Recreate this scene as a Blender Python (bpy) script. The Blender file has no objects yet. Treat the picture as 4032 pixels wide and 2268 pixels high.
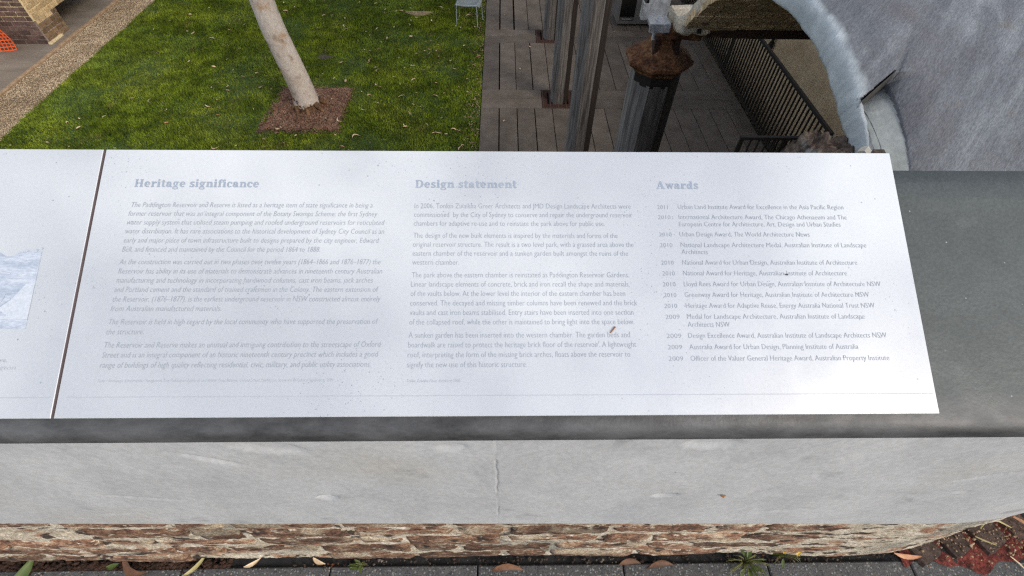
import bpy, math, random
import numpy as np
from mathutils import Vector, Matrix, noise as mnoise

rnd = random.Random(7)
nrs = np.random.RandomState(11)
scene = bpy.context.scene
COL = scene.collection
R = math.radians

# ---------------------------------------------------------------- camera
cam = bpy.data.cameras.new('camera')
cam.sensor_width = 36.0
cam.lens = 36.0 * 1909.4 / 4032.0
cam.clip_start = 0.02
cam.clip_end = 2000
cam_o = bpy.data.objects.new('camera', cam)
COL.objects.link(cam_o)
def cam_axes(pitch, yaw, roll):
    f = Vector((math.sin(yaw)*math.cos(pitch), math.cos(yaw)*math.cos(pitch), -math.sin(pitch)))
    r = Vector((math.cos(yaw), -math.sin(yaw), 0)); u = r.cross(f)
    r2 = r*math.cos(roll) + u*math.sin(roll); u2 = -r*math.sin(roll) + u*math.cos(roll)
    return r2, u2, f
_r, _u, _f = cam_axes(R(50.946), R(1.703), R(1.289))
M = Matrix((( _r.x, _u.x, -_f.x, 0), (_r.y, _u.y, -_f.y, 0), (_r.z, _u.z, -_f.z, 1.5), (0, 0, 0, 1)))
cam_o.matrix_world = M
scene.camera = cam_o

# ---------------------------------------------------------------- sky, sun, exposure
SUN_EL, SUN_AZ = R(34), R(132)          # azimuth measured from +Y towards +X
SKYX = 0.7
world = bpy.data.worlds.new('World')
scene.world = world
world.use_nodes = True
wn = world.node_tree.nodes; wl = world.node_tree.links
wn.clear()
w_out = wn.new('ShaderNodeOutputWorld'); w_bg = wn.new('ShaderNodeBackground')
w_sky = wn.new('ShaderNodeTexSky'); w_sky.sky_type = 'NISHITA'; w_sky.sun_disc = False
w_sky.sun_elevation = SUN_EL; w_sky.sun_rotation = SUN_AZ
w_sky.air_density = 1.0; w_sky.dust_density = 2.0; w_sky.ozone_density = 1.0
w_tc = wn.new('ShaderNodeTexCoord'); w_nz = wn.new('ShaderNodeTexNoise')
w_mp = wn.new('ShaderNodeMapping'); w_mp.inputs['Location'].default_value = (SKYX, 0.4, 0.9)
w_nz.inputs['Scale'].default_value = 2.6; w_nz.inputs['Detail'].default_value = 7; w_nz.inputs['Roughness'].default_value = 0.55
w_rp = wn.new('ShaderNodeValToRGB')
w_rp.color_ramp.elements[0].position = 0.46; w_rp.color_ramp.elements[1].position = 0.60
w_mix = wn.new('ShaderNodeMix'); w_mix.data_type = 'RGBA'
w_mix.inputs['B'].default_value = (10.5, 10.5, 10.6, 1)
w_mul = wn.new('ShaderNodeMath'); w_mul.operation = 'MULTIPLY'; w_mul.inputs[1].default_value = 0.9
wl.new(w_tc.outputs['Generated'], w_mp.inputs['Vector']); wl.new(w_mp.outputs['Vector'], w_nz.inputs['Vector'])
wl.new(w_nz.outputs['Fac'], w_rp.inputs['Fac'])
wl.new(w_rp.outputs['Color'], w_mul.inputs[0])
wl.new(w_mul.outputs[0], w_mix.inputs['Factor'])
wl.new(w_sky.outputs['Color'], w_mix.inputs['A'])
wl.new(w_mix.outputs['Result'], w_bg.inputs['Color'])
w_bg.inputs['Strength'].default_value = 0.1
wl.new(w_bg.outputs['Background'], w_out.inputs['Surface'])

sun = bpy.data.lights.new('sun', 'SUN')
sun.energy = 1.0; sun.angle = R(20); sun.color = (1.0, 0.93, 0.82)
sun_o = bpy.data.objects.new('sun', sun); COL.objects.link(sun_o)
sd = Vector((math.sin(SUN_AZ)*math.cos(SUN_EL), math.cos(SUN_AZ)*math.cos(SUN_EL), math.sin(SUN_EL)))
sun_o.rotation_euler = (-sd).to_track_quat('-Z', 'Y').to_euler()
sun_o.location = (20, 8, 20)

scene.view_settings.view_transform = 'Standard'
scene.view_settings.look = 'None'
scene.view_settings.gamma = 1
scene.view_settings.exposure = 0.88
scene.view_settings.use_curve_mapping = False
scene.render.engine = 'CYCLES'
scene.cycles.max_bounces = 6
scene.cycles.diffuse_bounces = 4
scene.cycles.use_denoising = False
scene.cycles.use_adaptive_sampling = False
scene.cycles.pixel_filter_type = 'BLACKMAN_HARRIS'
scene.cycles.filter_width = 1.3
scene.cycles.sample_clamp_indirect = 4.0

# ---------------------------------------------------------------- helpers
class MB:
    """collects verts/faces of one mesh"""
    def __init__(s): s.v = []; s.f = []; s.m = []; s.cur = 0
    def add(s, vs, fs):
        b = len(s.v); s.v += [tuple(p) for p in vs]
        for f in fs: s.f.append(tuple(b+i for i in f)); s.m.append(s.cur)
        return b
    def box(s, x0, y0, z0, x1, y1, z1):
        s.add([(x0,y0,z0),(x1,y0,z0),(x1,y1,z0),(x0,y1,z0),(x0,y0,z1),(x1,y0,z1),(x1,y1,z1),(x0,y1,z1)],
              [(3,2,1,0),(4,5,6,7),(0,1,5,4),(1,2,6,5),(2,3,7,6),(3,0,4,7)])
    def bbox(s, x0, y0, z0, x1, y1, z1, b):
        """box with chamfered top edges"""
        s.add([(x0,y0,z0),(x1,y0,z0),(x1,y1,z0),(x0,y1,z0),(x0,y0,z1-b),(x1,y0,z1-b),(x1,y1,z1-b),(x0,y1,z1-b),
               (x0+b,y0+b,z1),(x1-b,y0+b,z1),(x1-b,y1-b,z1),(x0+b,y1-b,z1)],
              [(3,2,1,0),(0,1,5,4),(1,2,6,5),(2,3,7,6),(3,0,4,7),(4,5,9,8),(5,6,10,9),(6,7,11,10),(7,4,8,11),(8,9,10,11)])
    def tube(s, pts, rad, n=8, cap=True, rot=0.0):
        pts = [Vector(p) for p in pts]
        rads = rad if isinstance(rad, (list, tuple)) else [rad]*len(pts)
        b = len(s.v); up = None
        for i, p in enumerate(pts):
            d = (pts[min(i+1, len(pts)-1)] - pts[max(i-1, 0)]).normalized()
            if up is None:
                up = Vector((0,0,1)) if abs(d.z) < 0.9 else Vector((1,0,0))
            a = d.cross(up).normalized(); c = d.cross(a).normalized(); up = c.cross(d) if False else up
            for k in range(n):
                t = rot + 2*math.pi*k/n
                s.v.append(tuple(p + a*math.cos(t)*rads[i] + c*math.sin(t)*rads[i]))
        for i in range(len(pts)-1):
            for k in range(n):
                k2 = (k+1) % n
                s.f.append((b+i*n+k, b+i*n+k2, b+(i+1)*n+k2, b+(i+1)*n+k)); s.m.append(s.cur)
        if cap:
            s.f.append(tuple(b+k for k in range(n))); s.m.append(s.cur)
            e = b+(len(pts)-1)*n
            s.f.append(tuple(e+k for k in reversed(range(n)))); s.m.append(s.cur)
    def lathe(s, cx, cy, prof, n, rot=0.0):
        """prof: list of (radius, z), bottom to top"""
        b = len(s.v)
        for (r, z) in prof:
            for k in range(n):
                t = rot + 2*math.pi*k/n
                s.v.append((cx + r*math.cos(t), cy + r*math.sin(t), z))
        for i in range(len(prof)-1):
            for k in range(n):
                k2 = (k+1) % n
                s.f.append((b+i*n+k, b+i*n+k2, b+(i+1)*n+k2, b+(i+1)*n+k)); s.m.append(s.cur)
        s.f.append(tuple(b+k for k in reversed(range(n)))); s.m.append(s.cur)
        e = b+(len(prof)-1)*n
        s.f.append(tuple(e+k for k in range(n))); s.m.append(s.cur)
    def mesh(s, name, mats, smooth=False):
        me = bpy.data.meshes.new(name)
        me.from_pydata(s.v, [], s.f)
        for m in (mats if isinstance(mats, (list, tuple)) else [mats]): me.materials.append(m)
        if any(s.m): me.polygons.foreach_set('material_index', s.m)
        if smooth: me.polygons.foreach_set('use_smooth', [True]*len(me.polygons))
        me.update()
        return me
    def build(s, name, mats, parent=None, smooth=False):
        return link(name, s.mesh(name, mats, smooth), parent)

def link(name, me, parent=None, loc=None, rot=None, scale=None):
    o = bpy.data.objects.new(name, me); COL.objects.link(o)
    if parent is not None: o.parent = parent
    if loc is not None: o.location = loc
    if rot is not None: o.rotation_euler = rot
    if scale is not None: o.scale = scale
    return o

def tag(o, label=None, cat=None, group=None, kind=None):
    if label: o['label'] = label
    if cat: o['category'] = cat
    if group: o['group'] = group
    if kind: o['kind'] = kind
    return o

def empty(name, loc=(0,0,0), rz=0):
    o = bpy.data.objects.new(name, None); COL.objects.link(o)
    o.location = loc; o.rotation_euler = (0, 0, rz); o.empty_display_size = 0.2
    return o

def fast_mesh(name, verts, faces, mats, smooth=False):
    """numpy: verts (n,3), faces (m,k) all the same size"""
    me = bpy.data.meshes.new(name)
    n, (m, k) = len(verts), faces.shape
    me.vertices.add(n); me.vertices.foreach_set('co', verts.astype(np.float32).ravel())
    me.loops.add(m*k); me.loops.foreach_set('vertex_index', faces.astype(np.int32).ravel())
    me.polygons.add(m); me.polygons.foreach_set('loop_start', np.arange(0, m*k, k, dtype=np.int32))
    if smooth: me.polygons.foreach_set('use_smooth', np.ones(m, dtype=bool))
    for mt in (mats if isinstance(mats, (list, tuple)) else [mats]): me.materials.append(mt)
    me.update(calc_edges=True)
    me.validate()
    return me

def grid_mesh(name, P, mats, smooth=True, flip=False, closed=False):
    """P: array (nu,nv,3)"""
    nu, nv = P.shape[:2]
    idx = np.arange(nu*nv).reshape(nu, nv)
    if closed: idx = np.concatenate([idx, idx[:, :1]], axis=1)
    a, b, c, d = idx[:-1,:-1].ravel(), idx[1:,:-1].ravel(), idx[1:,1:].ravel(), idx[:-1,1:].ravel()
    F = np.stack([a,b,c,d] if not flip else [d,c,b,a], axis=1)
    return fast_mesh(name, P.reshape(-1,3), F, mats, smooth)

def vnoise(P, scale, octv=4, seed=0.0, stretch=(1,1,1)):
    """fractal noise on an array of points (...,3) -> about -1..1"""
    sh = P.shape[:-1]; Q = P.reshape(-1,3)
    out = np.empty(len(Q))
    sx, sy, sz = (scale*t for t in stretch)
    fr = mnoise.fractal
    for i in range(len(Q)):
        out[i] = fr(Vector((Q[i,0]*sx+seed, Q[i,1]*sy+seed*1.7, Q[i,2]*sz-seed)), 1.0, 2.0, octv)
    return out.reshape(sh)

# ---------------------------------------------------------------- materials
def mat(name, cols, scale=5.0, detail=8, stretch=(1,1,1), rough=0.8, bump=0.0, bump_scale=None, bump_dist=0.02,
        fine=None, vary=0.0, island=0.0, spots=None, metallic=0.0, spec=0.4, pos=None, rough_var=0.0, bump_stretch=None,
        hue_vary=None, spec_tint=None, big=None, warp=0.0, rotz=0.0):
    """cols: ramp colours over a noise; fine: (scale, strength) value grain; vary: per-object value change;
    island: per-loose-piece value change; spots: list of (voronoi scale, radius, colour, keep 0..1, mask scale);
    big: (scale, colour, low, high) large-scale blotches of another colour"""
    m = bpy.data.materials.new(name); m.use_nodes = True
    nt = m.node_tree; N = nt.nodes; L = nt.links
    bs = N['Principled BSDF']
    bs.inputs['Roughness'].default_value = rough
    bs.inputs['Metallic'].default_value = metallic
    bs.inputs['Specular IOR Level'].default_value = spec
    tc = N.new('ShaderNodeTexCoord'); mp = N.new('ShaderNodeMapping')
    mp.inputs['Scale'].default_value = stretch
    if rotz: mp.vector_type = 'TEXTURE'; mp.inputs['Rotation'].default_value = (0, 0, rotz); mp.inputs['Scale'].default_value = tuple(1/t for t in stretch)
    vec = tc.outputs['Object']
    if vary:
        oi = N.new('ShaderNodeObjectInfo')
        av = N.new('ShaderNodeVectorMath'); av.operation = 'MULTIPLY_ADD'
        av.inputs[1].default_value = (17, 29, 41)
        L.new(oi.outputs['Random'], av.inputs[0]); L.new(vec, av.inputs[2]); vec = av.outputs[0]
    L.new(vec, mp.inputs['Vector'])
    nz = N.new('ShaderNodeTexNoise'); nz.inputs['Scale'].default_value = scale
    nz.inputs['Detail'].default_value = detail; nz.inputs['Roughness'].default_value = 0.62
    nz.inputs['Distortion'].default_value = warp
    L.new(mp.outputs['Vector'], nz.inputs['Vector'])
    rp = N.new('ShaderNodeValToRGB'); el = rp.color_ramp.elements
    n = len(cols)
    if pos is None: pos = [0.32 + 0.36*i/(max(1, n-1)) for i in range(n)]
    while len(el) < n: el.new(0.5)
    for i in range(n):
        el[i].position = pos[i]; el[i].color = (*cols[i], 1)
    L.new(nz.outputs['Fac'], rp.inputs['Fac'])
    col = rp.outputs['Color']
    def mixc(fac, a, b, mode='MIX'):
        mx = N.new('ShaderNodeMix'); mx.data_type = 'RGBA'; mx.blend_type = mode
        if isinstance(fac, float): mx.inputs['Factor'].default_value = fac
        else: L.new(fac, mx.inputs['Factor'])
        for s, k in ((a,'A'),(b,'B')):
            if isinstance(s, tuple): mx.inputs[k].default_value = (*s, 1)
            else: L.new(s, mx.inputs[k])
        return mx.outputs['Result']
    def ramp(src, lo, hi):
        r = N.new('ShaderNodeMapRange'); r.inputs['From Min'].default_value = lo; r.inputs['From Max'].default_value = hi
        r.interpolation_type = 'SMOOTHSTEP'
        L.new(src, r.inputs['Value']); return r.outputs['Result']
    def scale_val(c, fac_out, amount):
        r = N.new('ShaderNodeMapRange'); r.inputs['To Min'].default_value = 1-amount; r.inputs['To Max'].default_value = 1+amount
        L.new(fac_out, r.inputs['Value'])
        h = N.new('ShaderNodeHueSaturation'); L.new(r.outputs['Result'], h.inputs['Value']); L.new(c, h.inputs['Color'])
        return h.outputs['Color']
    if big:
        for bg in (big if isinstance(big, list) else [big]):
            bn = N.new('ShaderNodeTexNoise'); bn.inputs['Scale'].default_value = bg[0]; bn.inputs['Detail'].default_value = 5
            if len(bg) > 4:
                bmp = N.new('ShaderNodeMapping'); bmp.inputs['Scale'].default_value = bg[4]
                L.new(vec, bmp.inputs['Vector']); L.new(bmp.outputs['Vector'], bn.inputs['Vector'])
            else: L.new(vec, bn.inputs['Vector'])
            col = mixc(ramp(bn.outputs['Fac'], bg[2], bg[3]), col, bg[1])
    if fine:
        fn = N.new('ShaderNodeTexNoise'); fn.inputs['Scale'].default_value = fine[0]; fn.inputs['Detail'].default_value = 3
        L.new(mp.outputs['Vector'] if len(fine) < 3 else vec, fn.inputs['Vector'])
        r = ramp(fn.outputs['Fac'], 0.3, 0.7); col = scale_val(col, r, fine[1])
    if vary:
        oi2 = N.new('ShaderNodeObjectInfo'); col = scale_val(col, oi2.outputs['Random'], vary)
    if island:
        ge = N.new('ShaderNodeNewGeometry'); col = scale_val(col, ge.outputs['Random Per Island'], island)
    if hue_vary:
        ge2 = N.new('ShaderNodeNewGeometry')
        wn2 = N.new('ShaderNodeTexWhiteNoise'); wn2.noise_dimensions = '1D'
        L.new(ge2.outputs['Random Per Island'], wn2.inputs['W'])
        r = ramp(wn2.outputs['Value'], hue_vary[1], hue_vary[2]); col = mixc(r, col, hue_vary[0])
    for sp in (spots or []):
        vo = N.new('ShaderNodeTexVoronoi'); vo.inputs['Scale'].default_value = sp[0]
        vo.inputs['Randomness'].default_value = 1.0
        L.new(vec, vo.inputs['Vector'])
        a = ramp(vo.outputs['Distance'], sp[1], sp[1]*0.55)
        kp = N.new('ShaderNodeSeparateColor'); L.new(vo.outputs['Color'], kp.inputs['Color'])
        gt = N.new('ShaderNodeMath'); gt.operation = 'LESS_THAN'; gt.inputs[1].default_value = sp[3]
        L.new(kp.outputs['Red'], gt.inputs[0])
        mu = N.new('ShaderNodeMath'); mu.operation = 'MULTIPLY'; L.new(a, mu.inputs[0]); L.new(gt.outputs[0], mu.inputs[1])
        o = mu.outputs[0]
        if sp[4]:
            mk = N.new('ShaderNodeTexNoise'); mk.inputs['Scale'].default_value = sp[4]; mk.inputs['Detail'].default_value = 3
            L.new(vec, mk.inputs['Vector'])
            m2 = N.new('ShaderNodeMath'); m2.operation = 'MULTIPLY'
            L.new(o, m2.inputs[0]); L.new(ramp(mk.outputs['Fac'], 0.45, 0.62), m2.inputs[1]); o = m2.outputs[0]
        col = mixc(o, col, sp[2])
    L.new(col, bs.inputs['Base Color'])
    if rough_var:
        r = N.new('ShaderNodeMapRange'); r.inputs['To Min'].default_value = max(0.02, rough-rough_var); r.inputs['To Max'].default_value = min(1, rough+rough_var)
        rn = N.new('ShaderNodeTexNoise'); rn.inputs['Scale'].default_value = scale*1.7; rn.inputs['Detail'].default_value = 5
        L.new(mp.outputs['Vector'], rn.inputs['Vector']); L.new(ramp(rn.outputs['Fac'], 0.35, 0.65), r.inputs['Value'])
        L.new(r.outputs['Result'], bs.inputs['Roughness'])
    if bump:
        bn = N.new('ShaderNodeTexNoise'); bn.inputs['Scale'].default_value = bump_scale or scale*4
        bn.inputs['Detail'].default_value = 6; bn.inputs['Roughness'].default_value = 0.65
        if bump_stretch:
            m3 = N.new('ShaderNodeMapping'); m3.inputs['Scale'].default_value = bump_stretch
            L.new(vec, m3.inputs['Vector']); L.new(m3.outputs['Vector'], bn.inputs['Vector'])
        else: L.new(mp.outputs['Vector'], bn.inputs['Vector'])
        bu = N.new('ShaderNodeBump'); bu.inputs['Strength'].default_value = bump; bu.inputs['Distance'].default_value = bump_dist
        L.new(bn.outputs['Fac'], bu.inputs['Height']); L.new(bu.outputs['Normal'], bs.inputs['Normal'])
    return m

MT = {}
MT['panel'] = mat('panel_sheet', [(.57,.588,.605),(.60,.618,.635)], scale=7, rough=0.17, spec=0.5, metallic=.30, fine=(240,.02),
    rough_var=.05, spots=[(330,.32,(.30,.33,.37),.09,4.4),(150,.22,(.33,.36,.40),.05,5.0),(700,.34,(.34,.37,.41),.13,4.0),(60,.085,(.36,.39,.44),.035,0)])
MT['ink'] = mat('panel_ink', [(.255,.285,.33),(.315,.345,.39)], scale=9, rough=0.2)
MT['ink_head'] = mat('panel_heading_ink', [(.26,.31,.38),(.31,.36,.43)], scale=30, rough=0.4)
MT['ink_faint'] = mat('panel_small_ink', [(.34,.37,.42),(.43,.46,.51)], scale=20, rough=0.4)
MT['ink_rule'] = mat('panel_rule_line', [(.38,.40,.44),(.44,.46,.50)], scale=12, rough=0.4)
MT['panel_core'] = mat('panel_edge_core', [(.15,.115,.125),(.20,.16,.165)], scale=30, rough=0.7)
MT['print_mid'] = mat('picture_mid_tone', [(.31,.36,.44),(.40,.45,.53),(.52,.56,.62)], scale=45, stretch=(.5,1.6,1), rough=0.3, fine=(300,.12))
MT['print_light'] = mat('picture_light_tone', [(.48,.52,.58),(.54,.57,.62)], scale=70, rough=0.35, fine=(300,.06))
MT['coping'] = mat('slate_coping', [(.042,.050,.049),(.054,.064,.062),(.066,.077,.075)], scale=11, rough=0.46, fine=(260,.16), bump=.18, bump_scale=160, bump_dist=.003,
    big=[(2.2,(.050,.062,.058),.45,.62),(9,(.044,.048,.049),.55,.78,(.5,1,1)),(26,(.078,.086,.086),.60,.84,(.6,1,1))], rough_var=.05, spots=[(90,.12,(.3,.3,.3),.04,0),(300,.24,(.03,.03,.032),.08,0)])
MT['concrete'] = mat('rendered_concrete', [(.375,.382,.388),(.42,.427,.432),(.46,.467,.472)], scale=9, stretch=(.9,1,.7), rough=.88, fine=(140,.07), bump=.28, bump_scale=70, bump_stretch=(.8,1,.7), bump_dist=.003, warp=.5,
    big=[(3.5,(.40,.39,.365),.52,.72,(.7,1,.8)),(5,(.36,.372,.388),.52,.80,(.6,1,.6)),(26,(.28,.285,.29),.60,.80,(.5,1,.55)),(11,(.47,.475,.475),.62,.80,(.4,1,.7))], spots=[(26,.05,(.10,.09,.08),.06,0),(90,.09,(.20,.20,.19),.07,4.0),(210,.20,(.30,.30,.30),.10,6.0)])
MT['concrete_stain'] = mat('concrete_damp_stain', [(.24,.26,.25),(.36,.37,.36)], scale=40, rough=.9)
MT['brick_old'] = mat('eroded_brick', [(.050,.029,.021),(.135,.068,.042),(.25,.140,.085),(.40,.29,.19)], scale=30, stretch=(.7,1,1.2), rough=.95, fine=(220,.45), vary=.42, bump=.9, bump_scale=90, bump_dist=.008,
    big=[(34,(.045,.028,.022),.57,.66,(.6,1,1.1)),(12,(.40,.32,.225),.53,.66,(.6,1,1)),(60,(.48,.42,.32),.58,.68,(.7,1,1))])
MT['mortar_old'] = mat('weathered_lime_mortar', [(.34,.285,.21),(.50,.435,.335),(.60,.545,.45)], scale=24, stretch=(.7,1,1.1), rough=.95, fine=(200,.30), bump=.9, bump_scale=80, bump_dist=.008,
    big=[(15,(.30,.165,.10),.53,.62,(.6,1,1)),(42,(.050,.034,.026),.56,.63,(.5,1,1)),(18,(.045,.034,.028),.60,.67,(.45,1,1)),(3.2,(.25,.235,.195),.54,.70)])
MT['bitumen'] = mat('black_joint_filler', [(.012,.012,.013),(.030,.029,.028)], scale=30, rough=.85, bump=.6, bump_scale=90, bump_dist=.006)
MT['aggregate'] = mat('exposed_aggregate_paver', [(.070,.070,.072),(.11,.108,.105)], scale=40, rough=.8, fine=(260,.25), bump=.7, bump_scale=190, bump_dist=.004, vary=.10,
    spots=[(150,.42,(.23,.245,.24),.42,0),(120,.36,(.28,.26,.22),.13,0),(170,.40,(.035,.035,.038),.30,0)])
MT['soil'] = mat('dark_soil', [(.022,.013,.009),(.060,.030,.019),(.085,.045,.030)], scale=30, rough=.95, bump=.8, bump_scale=90, bump_dist=.012)
MT['asphalt'] = mat('street_asphalt', [(.045,.045,.047),(.065,.064,.063)], scale=2, rough=.9, fine=(80,.2))
MT['grass_soil'] = mat('lawn_turf', [(.022,.045,.008),(.045,.085,.014),(.070,.115,.020)], scale=3.0, rough=.95, fine=(45,.4), bump=1.0, bump_scale=28, bump_dist=.05)
MT['grass'] = mat('grass_blades', [(.078,.118,.009),(.130,.178,.013),(.20,.232,.022)], scale=.9, rough=.85, spec=.08, island=.45, fine=(3.6,.34),
    hue_vary=((.24,.22,.075),.78,1.25), big=[(.55,(.145,.20,.030),.50,.72),(1.7,(.19,.165,.055),.60,.78)])
MT['gravel_base'] = mat('gravel_bed', [(.17,.12,.075),(.30,.22,.14)], scale=30, rough=.95, fine=(120,.4))
MT['gravel'] = mat('gravel_stones', [(.28,.205,.13),(.41,.31,.20),(.52,.41,.28)], scale=1.6, rough=.85, island=.55)
MT['pave_far'] = mat('brushed_concrete_paving', [(.14,.115,.088),(.19,.155,.120),(.235,.195,.15)], scale=1.6, stretch=(.5,1.6,1), rough=.9, fine=(60,.12))
MT['pave_edge'] = mat('brick_edging_strip', [(.24,.15,.085),(.36,.25,.15)], scale=6, rough=.9, fine=(40,.2))
MT['deck'] = mat('deck_plank', [(.086,.067,.050),(.118,.094,.073),(.146,.119,.095)], scale=3.2, rough=.75, fine=(70,.20), vary=.13, bump=.25, bump_scale=80, bump_dist=.003,
    spots=[(22,.10,(.045,.042,.038),.16,2.0),(55,.10,(.17,.16,.145),.05,0)], rough_var=.12)
MT['void'] = mat('dark_under_deck', [(.010,.009,.008),(.018,.016,.014)], scale=3, rough=1)
MT['timber'] = mat('grey_weathered_hardwood', [(.028,.023,.020),(.082,.070,.062),(.140,.124,.112),(.20,.182,.17)], scale=2.6, stretch=(11,11,.5), warp=.8, rough=.85, fine=(9,.30), bump=.5, bump_scale=9, bump_stretch=(7,7,.5), bump_dist=.006, vary=.08, pos=[.28,.42,.55,.70])
MT['timber_shade'] = mat('shaded_brown_hardwood', [(.006,.004,.003),(.013,.008,.0055),(.024,.014,.009)], scale=3.0, stretch=(7,7,.5), rough=.85, fine=(14,.2), bump=.7, bump_scale=9, bump_stretch=(6,6,.35), bump_dist=.01)  # brown timber, darkened with the shade of the column's right side
MT['timber_lit'] = mat('lit_grey_hardwood', [(.045,.040,.037),(.100,.092,.086),(.155,.146,.140),(.21,.20,.195)], scale=2.6, stretch=(11,11,.5), warp=.8, rough=.85, fine=(9,.30), bump=.5, bump_scale=9, bump_stretch=(7,7,.5), bump_dist=.006, pos=[.28,.42,.55,.70])  # paler copy of the timber, light painted into the left facets
MT['timber_rot'] = mat('blackened_timber', [(.008,.006,.005),(.022,.016,.013)], scale=9, rough=.95, bump=.7, bump_scale=40, bump_dist=.01)
MT['rust'] = mat('rusted_cast_iron', [(.028,.014,.010),(.080,.036,.019),(.135,.065,.031),(.20,.115,.060)], scale=9, rough=.95, fine=(60,.45), bump=.6, bump_scale=60, bump_dist=.006, spec=.2)
MT['rust_dark'] = mat('dark_rusted_iron', [(.018,.010,.007),(.050,.026,.017)], scale=14, rough=.9, fine=(60,.3), bump=.7, bump_scale=50, bump_dist=.01)
MT['grate'] = mat('rust_red_grate', [(.050,.024,.018),(.080,.038,.027)], scale=14, rough=.8)
MT['galv'] = mat('galvanised_steel', [(.33,.345,.37),(.43,.45,.47)], scale=14, rough=.50, metallic=.55, fine=(50,.10), rough_var=.12, big=(7,(.55,.56,.55),.58,.75))
MT['bolt'] = mat('zinc_bolt', [(.36,.38,.40),(.5,.52,.54)], scale=20, rough=.5, metallic=.15)
MT['render'] = mat('cement_render_grey', [(.080,.084,.096),(.130,.140,.156),(.215,.234,.254)], scale=2.3, stretch=(.55,3.0,1), rotz=R(48), rough=.9, fine=(110,.24), bump=.45, bump_scale=24, bump_dist=.012, warp=.6,
    big=[(3.2,(.105,.104,.116),.50,.74),(4.0,(.185,.202,.218),.58,.80),(9,(.14,.128,.11),.62,.80)], spots=[(60,.12,(.05,.05,.055),.07,3),(140,.16,(.06,.06,.065),.06,4)])
def coat_gradient(m, dark_mat_cols=None):
    # fresh pale cement along the broken rim, fading raggedly into the older grey coat
    nt = m.node_tree; N = nt.nodes; L = nt.links; bs = N['Principled BSDF']
    src = bs.inputs['Base Color'].links[0].from_socket
    tc = N.new('ShaderNodeTexCoord'); sx = N.new('ShaderNodeSeparateXYZ'); L.new(tc.outputs['Object'], sx.inputs[0])
    nz = N.new('ShaderNodeTexNoise'); nz.inputs['Scale'].default_value = 5; nz.inputs['Detail'].default_value = 7; L.new(tc.outputs['Object'], nz.inputs['Vector'])
    ma = N.new('ShaderNodeMath'); ma.operation = 'MULTIPLY_ADD'; ma.inputs[1].default_value = -.09; L.new(nz.outputs['Fac'], ma.inputs[0]); L.new(sx.outputs['X'], ma.inputs[2])
    mr = N.new('ShaderNodeMapRange'); mr.interpolation_type = 'SMOOTHSTEP'; mr.inputs['From Min'].default_value = 1.205; mr.inputs['From Max'].default_value = 1.165; L.new(ma.outputs[0], mr.inputs['Value'])
    n2 = N.new('ShaderNodeTexNoise'); n2.inputs['Scale'].default_value = 9; n2.inputs['Detail'].default_value = 8; L.new(tc.outputs['Object'], n2.inputs['Vector'])
    rp = N.new('ShaderNodeValToRGB'); rp.color_ramp.elements[0].position = .3; rp.color_ramp.elements[1].position = .7
    rp.color_ramp.elements[0].color = (.34,.38,.395,1); rp.color_ramp.elements[1].color = (.50,.54,.56,1); L.new(n2.outputs['Fac'], rp.inputs['Fac'])
    mx = N.new('ShaderNodeMix'); mx.data_type = 'RGBA'; L.new(mr.outputs['Result'], mx.inputs['Factor']); L.new(src, mx.inputs['A']); L.new(rp.outputs['Color'], mx.inputs['B'])
    L.new(mx.outputs['Result'], bs.inputs['Base Color'])
coat_gradient(MT['render'])
def grime_shade_nose(m):
    # rounded slate edge: blotches from handling and run-off, with its shade painted in
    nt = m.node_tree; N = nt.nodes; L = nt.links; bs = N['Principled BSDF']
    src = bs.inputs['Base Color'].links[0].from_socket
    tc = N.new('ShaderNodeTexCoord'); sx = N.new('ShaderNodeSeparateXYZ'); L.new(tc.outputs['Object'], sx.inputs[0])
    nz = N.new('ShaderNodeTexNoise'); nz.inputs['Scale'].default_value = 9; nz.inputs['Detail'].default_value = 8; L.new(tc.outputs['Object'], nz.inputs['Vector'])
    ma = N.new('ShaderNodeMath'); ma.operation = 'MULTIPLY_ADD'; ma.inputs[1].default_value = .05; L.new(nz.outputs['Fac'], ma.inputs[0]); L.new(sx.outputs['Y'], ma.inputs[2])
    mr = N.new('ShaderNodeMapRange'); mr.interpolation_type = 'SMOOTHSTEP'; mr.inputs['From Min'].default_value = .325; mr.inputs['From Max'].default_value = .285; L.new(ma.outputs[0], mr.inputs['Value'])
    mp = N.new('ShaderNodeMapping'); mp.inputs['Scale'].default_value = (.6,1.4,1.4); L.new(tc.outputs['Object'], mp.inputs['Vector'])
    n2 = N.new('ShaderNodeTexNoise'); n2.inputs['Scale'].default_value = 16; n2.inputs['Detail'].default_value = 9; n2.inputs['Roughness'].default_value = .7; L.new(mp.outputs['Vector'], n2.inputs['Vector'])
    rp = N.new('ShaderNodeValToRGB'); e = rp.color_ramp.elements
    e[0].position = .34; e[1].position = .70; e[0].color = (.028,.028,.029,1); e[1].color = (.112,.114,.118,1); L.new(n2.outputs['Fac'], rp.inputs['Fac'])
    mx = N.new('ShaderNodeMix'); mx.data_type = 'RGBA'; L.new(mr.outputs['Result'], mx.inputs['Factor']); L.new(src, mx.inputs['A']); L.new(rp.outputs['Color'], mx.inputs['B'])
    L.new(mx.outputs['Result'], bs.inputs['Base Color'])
grime_shade_nose(MT['coping'])
MT['raw_cut'] = mat('raw_cut_concrete', [(.028,.026,.024),(.060,.056,.052)], scale=14, stretch=(1,1,.4), rough=.95, fine=(60,.3), bump=.6, bump_scale=50, bump_dist=.01)
MT['render_pale'] = mat('cement_render_pale', [(.19,.21,.205),(.235,.255,.25),(.28,.30,.30)], scale=5, rough=.9, fine=(50,.08), bump=.35, bump_scale=30, bump_dist=.01)
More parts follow.
